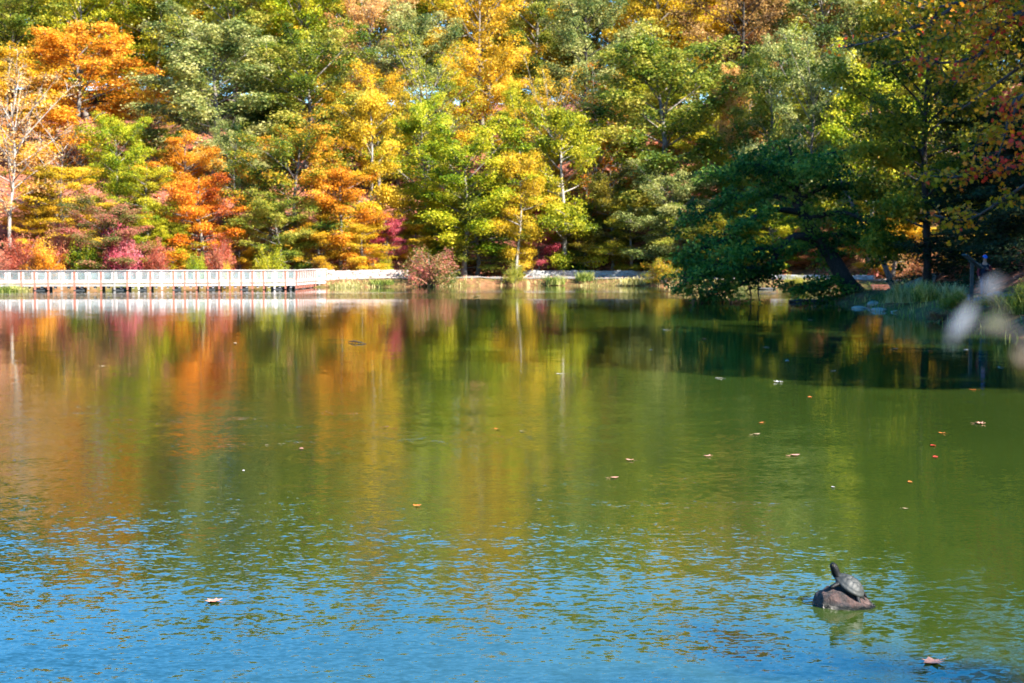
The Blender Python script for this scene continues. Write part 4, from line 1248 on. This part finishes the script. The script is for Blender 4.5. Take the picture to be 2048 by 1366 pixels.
skin_obj('thumb', [(.05, -.31, 1.30), (.03, -.335, 1.335), (.01, -.335, 1.35)], [(0, 1), (1, 2)], [.011, .010, .008], 'skin', pr, sub=1)
skin_obj('thumb', [(-.215, -.13, .83), (-.195, -.155, .80), (-.19, -.165, .78)], [(0, 1), (1, 2)], [.011, .010, .008], 'skin', pr, sub=1)
mb = MB(); mb.box((0, 0, 0), (.075, .010, .15), Matrix.Rotation(R(-35), 3, 'X')); ph = mb.build('phone', 'phone_black')
ph.location = pr.matrix_basis @ Vector((.005, -.315, 1.33)); ph.rotation_euler = (0, 0, R(-8))
tag(ph, "dark phone held up in the walking person's hand", 'phone')

# ------------------------------------------------------------------ rocks and driftwood on the right shore
simple_mat('rock_dark', [(0.3, (0.03, 0.03, 0.028)), (0.7, (0.10, 0.095, 0.085))], 3, 0.8, 0.5)
simple_mat('rock_pale', [(0.3, (0.24, 0.20, 0.16)), (0.7, (0.44, 0.38, 0.30))], 4, 0.8, 0.4)
def rock_mesh(seed, rough=.22, sub=3):
    rng_ = np.random.default_rng(seed)
    bm = bmesh.new(); bmesh.ops.create_icosphere(bm, subdivisions=sub, radius=1)
    ph_ = rng_.uniform(0, 6.28, (6, 3)); fr = rng_.uniform(1, 3.4, (6, 3))
    for v in bm.verts:
        k = sum(math.sin(fr[i][0] * v.co.x + ph_[i][0]) * math.sin(fr[i][1] * v.co.y + ph_[i][1]) * math.sin(fr[i][2] * v.co.z + ph_[i][2]) for i in range(6))
        v.co *= 1 + rough * k * .7
    me = bpy.data.meshes.new('rock'); bm.to_mesh(me); bm.free()
    return me
for i, (label, px, row, Y, sx, sy, sz, m) in enumerate([
        ('flat pale stone at the water edge, leftmost of three', 1718, 617, None, .38, .3, .09, 'rock_pale'),
        ('rounded grey stone at the water edge behind the flat ones', 1746, 613, None, .30, .3, .22, 'rock_pale'),
        ('pale flat stone at the water edge, rightmost of three', 1757, 622, None, .34, .3, .12, 'rock_pale'),
        ('small pale stone by the water below the tall grass', 1795, 625, None, .3, .25, .07, 'rock_pale'),
        ('dark boulder at the tip of the point under the leaning tree', 1600, 604, None, .6, .5, .16, 'rock_dark'),
        ('long dark rock beside the boulder under the leaning tree', 1632, 604, None, .8, .5, .13, 'rock_dark'),
        ('dark rock at the foot of the leaning trunk', 1665, 603, None, .7, .6, .2, 'rock_dark'),
        ('small rock at the cove shore beyond the leaning tree', 1535, 579, None, .9, .5, .12, 'rock_dark'),
        ('dark stone at the water edge below the pink shrub', 905, 571, None, .7, .5, .15, 'rock_dark')]):
    p = on_z(px, row, 0.0)
    o = obj_shared('rock', rock_mesh(20 + i), m); o.location = (p.x, p.y, .3 * sz); o.scale = (sx, sy, sz); o.rotation_euler = (0, 0, i)
    tag(o, label, 'rock')
simple_mat('driftwood', [(0.3, (0.28, 0.25, 0.22)), (0.7, (0.52, 0.48, 0.44))], 4, 0.85, 0.3, stretch=(1, 5, 5))
p = on_z(1030, 570.5, 0)
dw = empty('driftwood', (p.x, p.y, 0)); tag(dw, 'pale branching driftwood at the landing right of centre', 'driftwood')
mb = MB(); mb.tube([(-1.2, 0, .02), (-.4, .2, .22), (.5, .3, .5), (1.2, .5, .9)], [.09, .08, .06, .02], 6); mb.build('stem', 'driftwood', dw, True)
for a in (((-.4, .2, .22), (-.2, .1, .6), (.1, 0, .8)), ((.1, .25, .35), (.6, .1, .35), (1.1, -.1, .15)), ((-.8, .1, .1), (-.9, -.1, .4), (-1.3, -.1, .5))):
    mb = MB(); mb.tube(a, [.05, .035, .012], 5); mb.build('branch', 'driftwood', dw, True)
p0 = on_z(697, 683.6, .02); p1 = on_z(733, 687, .02)
fb = empty('floating_branch', (p0.x, p0.y, 0)); tag(fb, 'small dark branch floating in the orange reflection', 'branch')
dv = p1 - p0
mb = MB(); mb.tube([Vector((0, 0, .02)), dv * .35 + Vector((0, 0, .06)), dv * .7 + Vector((0, 0, .03)), dv], [.01, .018, .016, .006], 6); mb.build('stem', 'twig_dark', fb, True)
for t_ in (.2, .36, .55):
    mb = MB(); mb.tube([dv * t_ + Vector((0, 0, .04)), dv * t_ + Vector((.03, -.12, -.04))], [.012, .007], 5); mb.build('branch', 'twig_dark', fb, True)

# ------------------------------------------------------------------ the turtle and its rock
def mat_turtle_rock():
    m, nt, p = new_mat('turtle_rock')
    tc = nt.nodes.new('ShaderNodeTexCoord')
    n1 = noise(nt, 9.0, 6, .7, tc.outputs['Object'])
    r1 = ramp(nt, [(.42, (.014, .013, .013)), (.47, (.06, .042, .038)), (.56, (.085, .045, .036)), (.68, (.16, .098, .078))])
    nt.links.new(n1.outputs['Fac'], r1.inputs[0])
    n2 = noise(nt, 45, 5, .75, tc.outputs['Object'])
    mx = N(nt, 'ShaderNodeMix', data_type='RGBA', blend_type='OVERLAY')
    mx.inputs['Factor'].default_value = .7
    nt.links.new(r1.outputs[0], mx.inputs['A']); nt.links.new(n2.outputs['Fac'], mx.inputs['B'])
    sp_ = nt.nodes.new('ShaderNodeSeparateXYZ'); nt.links.new(tc.outputs['Object'], sp_.inputs[0])
    wet = N(nt, 'ShaderNodeMapRange', interpolation_type='SMOOTHSTEP')
    nt.links.new(math_node(nt, 'MULTIPLY_ADD', n1.outputs['Fac'], .06, sp_.outputs[2]), wet.inputs['Value'])
    wet.inputs['From Min'].default_value = .075; wet.inputs['From Max'].default_value = .045
    mw = N(nt, 'ShaderNodeMix', data_type='RGBA'); nt.links.new(wet.outputs['Result'], mw.inputs['Factor'])
    nt.links.new(mx.outputs['Result'], mw.inputs['A']); mw.inputs['B'].default_value = (.010, .011, .008, 1)
    nt.links.new(mw.outputs['Result'], p.inputs['Base Color'])
    nt.links.new(math_node(nt, 'MULTIPLY_ADD', wet.outputs['Result'], -.5, .75), p.inputs['Roughness'])
    b = nt.nodes.new('ShaderNodeBump'); b.inputs['Strength'].default_value = 1.0; b.inputs['Distance'].default_value = .05
    nt.links.new(n2.outputs['Fac'], b.inputs['Height']); nt.links.new(b.outputs[0], p.inputs['Normal'])
mat_turtle_rock()
TC = on_z(1692, 1214, 0.0)
TY = TC.y
mpx = TY / FPX                                  # metres per photo pixel at the turtle
bm = bmesh.new(); bmesh.ops.create_icosphere(bm, subdivisions=5, radius=1)
rg = np.random.default_rng(3)
ph_ = rg.uniform(0, 6.28, (9, 3)); fr = np.concatenate([rg.uniform(1, 3, (5, 3)), rg.uniform(4, 9, (4, 3))]); am = [.2] * 5 + [.12] * 4
prof = [(-1.0, .05), (-.93, .42), (-.78, .80), (-.55, .98), (-.3, .88), (0, .70), (.3, .52), (.6, .32), (.85, .14), (1.0, .03)]
for v in bm.verts:
    c = v.co.copy()
    t = np.interp(c.x, [q[0] for q in prof], [q[1] for q in prof])
    rr = math.sqrt(max(1e-4, 1 - min(1, abs(c.x)) ** 2))
    k = sum(am[i] * math.sin(fr[i][0] * c.x + ph_[i][0]) * math.sin(fr[i][1] * c.y + ph_[i][1]) * math.sin(fr[i][2] * c.z + ph_[i][2]) for i in range(9))
    zn = c.z / rr if rr > .02 else 0
    v.co = Vector((c.x * 62 * mpx * (1 + .15 * k), c.y * .17 * (1 + .5 * k), (zn * t * 42 * mpx if zn > 0 else zn * .12) * (1 + k)))
for f in bm.faces: f.smooth = True
me = bpy.data.meshes.new('basking_rock'); bm.to_mesh(me); bm.free()
rk = obj('basking_rock', me, 'turtle_rock'); rk.location = (TC.x + .005, TY + .06, 0)
tag(rk, 'reddish grey wedge shaped rock under the turtle', 'rock')

def mat_shell():
    m, nt, p = new_mat('turtle_shell')
    tc = nt.nodes.new('ShaderNodeTexCoord')
    n1 = noise(nt, 18, 5, .6, tc.outputs['Object'])
    r1 = ramp(nt, [(.3, (.006, .008, .007)), (.6, (.022, .025, .023)), (.8, (.05, .052, .047))])
    nt.links.new(n1.outputs['Fac'], r1.inputs[0])
    nt.links.new(r1.outputs[0], p.inputs['Base Color'])
    p.inputs['Roughness'].default_value = .6
    p.inputs['Specular IOR Level'].default_value = .5
    n2 = noise(nt, 90, 3, .6, tc.outputs['Object'])
    b = nt.nodes.new('ShaderNodeBump'); b.inputs['Strength'].default_value = .35; b.inputs['Distance'].default_value = .004
    nt.links.new(n2.outputs['Fac'], b.inputs['Height']); nt.links.new(b.outputs[0], p.inputs['Normal'])
mat_shell()
simple_mat('turtle_skin', [(0.3, (0.002, 0.0025, 0.003)), (0.7, (0.008, 0.009, 0.010))], 30, 0.5, 0.4, spec=.2)
tu = empty('turtle', (0, 0, 0))
tag(tu, 'dark turtle with raised head basking on the rock', 'turtle')
# local frame: +X head, +Z up through the shell, length .26 m
LS, WS, HS = .128, .098, .068
centres = [(x_, 0) for x_ in (-.095, -.048, 0, .048, .092)] + [(x_, s_ * .055) for x_ in (-.072, -.024, .026, .072) for s_ in (-1, 1)]
vs, fs = [], []
NR, NA = 18, 56
for i in range(NR + 1):
    q = i / NR
    for j in range(NA):
        a = 2 * math.pi * j / NA
        cx, cy = math.cos(a), math.sin(a)
        x_, y_ = LS * q * cx * (1 + .04 * cx), WS * q * cy * (1 - .10 * cx)
        z_ = HS * (1 - q ** 2.3) ** .75 if q < 1 else 0
        ds = sorted(math.hypot(x_ - c_[0], (y_ - c_[1]) * 1.0) for c_ in centres)
        groove = math.exp(-((ds[1] - ds[0]) / .006) ** 2) * (1 if q < .86 else .2)
        if .86 <= q <= .9: groove = 1
        if q > .9 and (j % 4 == 0): groove = .8
        z_ -= .006 * groove
        z_ += .004 * max(0, 1 - abs(y_) / .012) * (1 if q < .9 else 0)
        if q > .88: z_ += .0; x_ *= 1 + .12 * (q - .88); y_ *= 1 + .2 * (q - .88)
        vs.append((x_, y_, z_))
for i in range(NR):
    for j in range(NA):
        j2 = (j + 1) % NA
        fs.append((i * NA + j, (i + 1) * NA + j, (i + 1) * NA + j2, i * NA + j2))
# underside
b0 = len(vs)
for q, zz in ((.96, -.008), (.8, -.022), (.4, -.026)):
    for j in range(NA):
        a = 2 * math.pi * j / NA
        vs.append((LS * q * math.cos(a), WS * q * math.sin(a), zz))
rings = [NR * NA, b0, b0 + NA, b0 + 2 * NA]
for r0_, r1_ in zip(rings[:-1], rings[1:]):
    for j in range(NA):
        j2 = (j + 1) % NA
        fs.append((r0_ + j, r1_ + j, r1_ + j2, r0_ + j2))
fs.append(tuple(b0 + 2 * NA + j for j in range(NA))[::-1])
mb = MB(); mb.add(vs, fs)
mb.build('shell', 'turtle_shell', tu, True)
TV = [(-.02, 0, -.005), (.07, 0, .0), (.115, 0, .008), (.140, .004, .028), (.160, .008, .048), (.182, .010, .064), (.206, .012, .074),     # spine to nose
      (.085, .075, -.012), (.105, .105, -.035), (.118, .118, -.052), (.085, -.075, -.012), (.105, -.105, -.035), (.122, -.116, -.052),
      (-.085, .07, -.014), (-.125, .10, -.035), (-.155, .108, -.050), (-.085, -.07, -.014), (-.125, -.10, -.035), (-.165, -.105, -.050), (-.10, 0, -.012), (-.15, 0, -.028), (-.185, .008, -.042)]
TE = [(0, 1), (1, 2), (2, 3), (3, 4), (4, 5), (5, 6), (1, 7), (7, 8), (8, 9), (1, 10), (10, 11), (11, 12), (0, 19), (19, 13), (13, 14), (14, 15), (19, 16), (16, 17), (17, 18), (19, 20), (20, 21)]
TR = [(.05, .02), (.04, .02), .036, .034, .033, (.034, .029), (.016, .015), .018, .016, (.016, .008), .018, .016, (.016, .008), .02, .017, (.02, .008), .02, .017, (.02, .008), (.03, .018), .008, .003]
skin_obj('body', TV, TE, TR, 'turtle_skin', tu)
simple_mat('eye_dark', [(0.3, (0.05, 0.045, 0.01)), (0.7, (0.12, 0.10, 0.02))], 5, 0.1)
for s_ in (-1, 1):
    blob('eye', (.192, .011 + s_ * .024, .074), (.004, .003, .004), 'eye_dark', tu)
for (fx, fy) in ((.118, .118), (.122, -.116), (-.155, .108), (-.165, -.105)):
    for k in (-1, 0, 1):
        sg_ = 1 if fx > 0 else -1
        mb = MB(); mb.tube([(fx + sg_ * .008, fy + k * .009, -.052), (fx + sg_ * .026, fy + k * .011, -.060)], [.003, .0008], 4); mb.build('claw', 'turtle_skin', tu)
shc = at(1699, 1171, TY + .05)
tu.location = shc
tu.rotation_mode = 'QUATERNION'
# head to the left and up; turned a little away from the camera, back tipped towards it
qh = Quaternion((0, 0, 1), R(180 - 14)) @ Quaternion((0, 1, 0), R(-33)) @ Quaternion((1, 0, 0), R(-14))
tu.rotation_quaternion = qh

# ------------------------------------------------------------------ leaves afloat
def float_mat(name, c):
    return simple_mat(name, [(.3, tuple(v * .65 for v in c)), (.7, c)], 30, .6)
for nm, c in dict(peach=(.46, .22, .15), red=(.40, .035, .01), orange=(.45, .13, .015), white=(.42, .39, .35), brown=(.16, .08, .03), tan=(.34, .24, .13)).items():
    float_mat('afloat_' + nm, c)
def leaf_solid(shape, curl, seed):
    rd = random.Random(seed)
    n = len(shape); vs = []
    for z0 in (0, .012):
        for (x_, y_) in shape:
            x2 = x_ * rd.uniform(.9, 1.1); y2 = y_ - .5
            vs.append((x2, y2, z0 + curl * (x2 * x2 + y2 * y2) * rd.uniform(.6, 1.3)))
    vs += [(0, 0, 0), (0, 0, .012)]
    fs = []
    for i in range(n):
        j = (i + 1) % n
        fs += [(i, j, n + j, n + i), (2 * n, j, i), (2 * n + 1, n + i, n + j)]
    mb = MB(); mb.add(vs, fs)
    mb.tube([(0, -.5, .01), (.03, -.75, .02), (.02, -1.0, .06)], [.018, .014, .01], 4)
    return mb.mesh('leaf')
OVAL = np.array([(0, 0), (.22, .2), (.27, .5), (.18, .8), (0, 1), (-.18, .8), (-.27, .5), (-.22, .2)])
LM = [leaf_solid(MAPLE, .35, 1), leaf_solid(MAPLE, .6, 2), leaf_solid(OVAL, .4, 3), leaf_solid(OVAL, .8, 4)]
AF = [('large pinkish maple leaf floating at lower left', 426, 1203, .12, 0, 'peach', 1), ('large pale pink maple leaf floating at the lower right corner', 1862, 1326, .135, 0, 'peach', 0),
      ('oval peach leaf floating near the middle of the lake', 1229, 956, .12, 2, 'peach', 1), ('small peach leaf floating just beyond the oval one', 1259, 921, .11, 3, 'peach', 1),
      ('small peach leaf floating right of centre', 1414, 913, .11, 3, 'peach', 0), ('long tan leaf floating right of centre', 1590, 911, .16, 2, 'peach', 1),
      ('red leaf floating at right, farther of two', 1866, 892, .13, 2, 'red', 0), ('bright red leaf floating at right, nearer of two', 1871, 915, .12, 2, 'red', 1),
      ('curled peach leaf floating near the right edge', 1961, 848, .15, 1, 'peach', 0), ('small orange leaf floating near the right edge', 1883, 867, .10, 3, 'orange', 1),
      ('small orange leaf floating above the turtle at right', 1820, 965, .09, 2, 'orange', 1), ('tiny tan leaf floating above the turtle', 1811, 1018, .06, 2, 'tan', 0),
      ('tiny white leaf floating above the turtle', 1666, 975, .07, 2, 'white', 0), ('orange leaf floating at the edge of the shadow', 1620, 795, .13, 2, 'orange', 1),
      ('thin tan leaf floating below the shadow edge', 1513, 869, .14, 2, 'tan', 1), ('pale leaf floating in the shadow right of centre', 1437, 757, .16, 2, 'white', 1),
      ('curled white leaf floating at the shadow edge', 1555, 765, .17, 1, 'white', 0), ('tiny orange leaf floating at picture centre', 994, 859, .10, 3, 'orange', 0),
      ('tiny tan leaf floating just right of picture centre', 1043, 863, .08, 2, 'tan', 1), ('small orange leaf floating in the yellow reflection', 834, 1013, .08, 1, 'orange', 1),
      ('dark brown leaf floating in the yellow reflection', 772, 855, .12, 3, 'brown', 1), ('small peach leaf floating left of centre', 603, 898, .11, 2, 'peach', 0),
      ('tiny white leaf floating at left', 487, 942, .06, 2, 'white', 1), ('orange leaf floating in the shadow under the far trees', 1410, 678, .19, 2, 'orange', 0),
      ('pale leaf floating in the shadow left of the shaded reflection', 1118, 748, .16, 2, 'white', 1), ('tan leaf floating in the orange reflection', 470, 687, .20, 2, 'tan', 1),
      ('tan leaf floating at far left', 207, 733, .14, 2, 'tan', 0), ('orange leaf floating near the right edge in the shadow', 1945, 780, .14, 2, 'orange', 1),
      ('pale leaf floating below the right bank', 1930, 700, .2, 2, 'white', 0), ('tan leaf floating below the right bank, left one', 1790, 698, .24, 2, 'tan', 1),
      ('brown orange leaf floating below the right bank', 1860, 703, .2, 3, 'orange', 0), ('pale leaf floating in the shadow below the leaning tree', 1575, 722, .17, 2, 'white', 1),
      ('tiny pale leaf floating in the shadow below the leaning branches', 1535, 695, .15, 2, 'white', 0), ('white leaf floating near the far shadow', 1330, 660, .22, 2, 'white', 1),
      ('orange leaf floating on the calm green water', 1522, 846, .10, 2, 'orange', 0), ('tan leaf floating on the far ruffled band', 955, 592, .6, 2, 'tan', 1),
      ('peach leaf floating in the shadow near the flat stones', 1620, 640, .3, 2, 'tan', 0), ('tiny pale leaf floating in the middle shadow', 1300, 700, .15, 2, 'white', 0),
      ('tiny pale leaf floating in the shadow right of the middle', 1668, 742, .14, 2, 'white', 1), ('small pale leaf floating in the shadow at far right', 2000, 735, .16, 2, 'white', 0)]
for i, (label, px, row, size, var, col, k) in enumerate(AF):
    p = on_z(px, row, 0)
    o = obj_shared('floating_leaf', LM[var], 'afloat_' + col)
    o.location = (p.x, p.y, .006); o.scale = (size, size, size * .8); o.rotation_euler = (0, 0, i * 2.1 + k)
    tag(o, label, 'leaf', 'fallen leaves afloat on the lake')

# ------------------------------------------------------------------ out of focus sprig of the near bank shrub
simple_mat('sprig_skylit', [(0.3, (0.11, 0.13, 0.15)), (0.7, (0.18, 0.205, 0.235))], 12, .5)  # pale blue of sky light from behind, put into the leaf colour
simple_mat('sprig_green', [(0.3, (0.012, 0.020, 0.004)), (0.7, (0.03, 0.036, 0.007))], 12, .5)
simple_mat('sprig_brown', [(0.3, (0.02, 0.014, 0.005)), (0.7, (0.045, 0.03, 0.01))], 12, .5)
SY = .8
sp = empty('shrub_sprig', (0, 0, 0)); tag(sp, 'out of focus pale sprig of a shrub close to the viewer at right', 'shrub')
g0 = Vector((.48, SY + .1, 0)); g0.z = tz(g0.x, g0.y) - .05
f1 = at(2200, 900, SY + .02); f2 = at(2090, 720, SY); f3 = at(1990, 600, SY); f4 = at(1985, 565, SY)
mb = MB(); mb.tube([g0, Vector((.46, SY + .05, 1.7)), f1, f2], [.008, .006, .004, .0022], 6); mb.tube([f2, at(2020, 660, SY), f3, f4], [.002, .0015, .001, .0006], 5)
mb.tube([at(2020, 660, SY), at(1950, 650, SY), at(1900, 680, SY)], [.0014, .001, .0006], 5); mb.build('stem', 'twig_dark', sp, True)
def big_leaf(a, b, w, mat):
    a, b = Vector(a), Vector(b); d = b - a
    nn = Vector((0.25, -1, .35)).normalized(); s_ = d.cross(nn).normalized()
    vs, fs = [], []
    prof_ = [(0, .05), (.2, .7), (.45, 1), (.7, .8), (.9, .35), (1, .03)]
    for (t_, k_) in prof_:
        c_ = a + d * t_ + nn * (-.004 * math.sin(t_ * 3))
        vs += [c_ + s_ * w * k_ - nn * .0004, c_ - s_ * w * k_ - nn * .0004, c_ - s_ * w * k_ + nn * .0004, c_ + s_ * w * k_ + nn * .0004]
    for i in range(len(prof_) - 1):
        for k_ in range(4):
            k2 = (k_ + 1) % 4
            fs.append((i * 4 + k_, i * 4 + k2, i * 4 + 4 + k2, i * 4 + 4 + k_))
    mb = MB(); mb.add(vs, fs); mb.build('leaf', mat, sp, True)
big_leaf(at(1950, 605, SY), at(1900, 690, SY), .0038, 'sprig_skylit')
big_leaf(at(2000, 555, SY), at(1968, 588, SY), .0030, 'sprig_skylit')
big_leaf(at(1972, 640, SY + .02), at(2018, 655, SY + .02), .0065, 'sprig_green')
big_leaf(at(2030, 700, SY + .02), at(2075, 735, SY + .02), .007, 'sprig_brown')
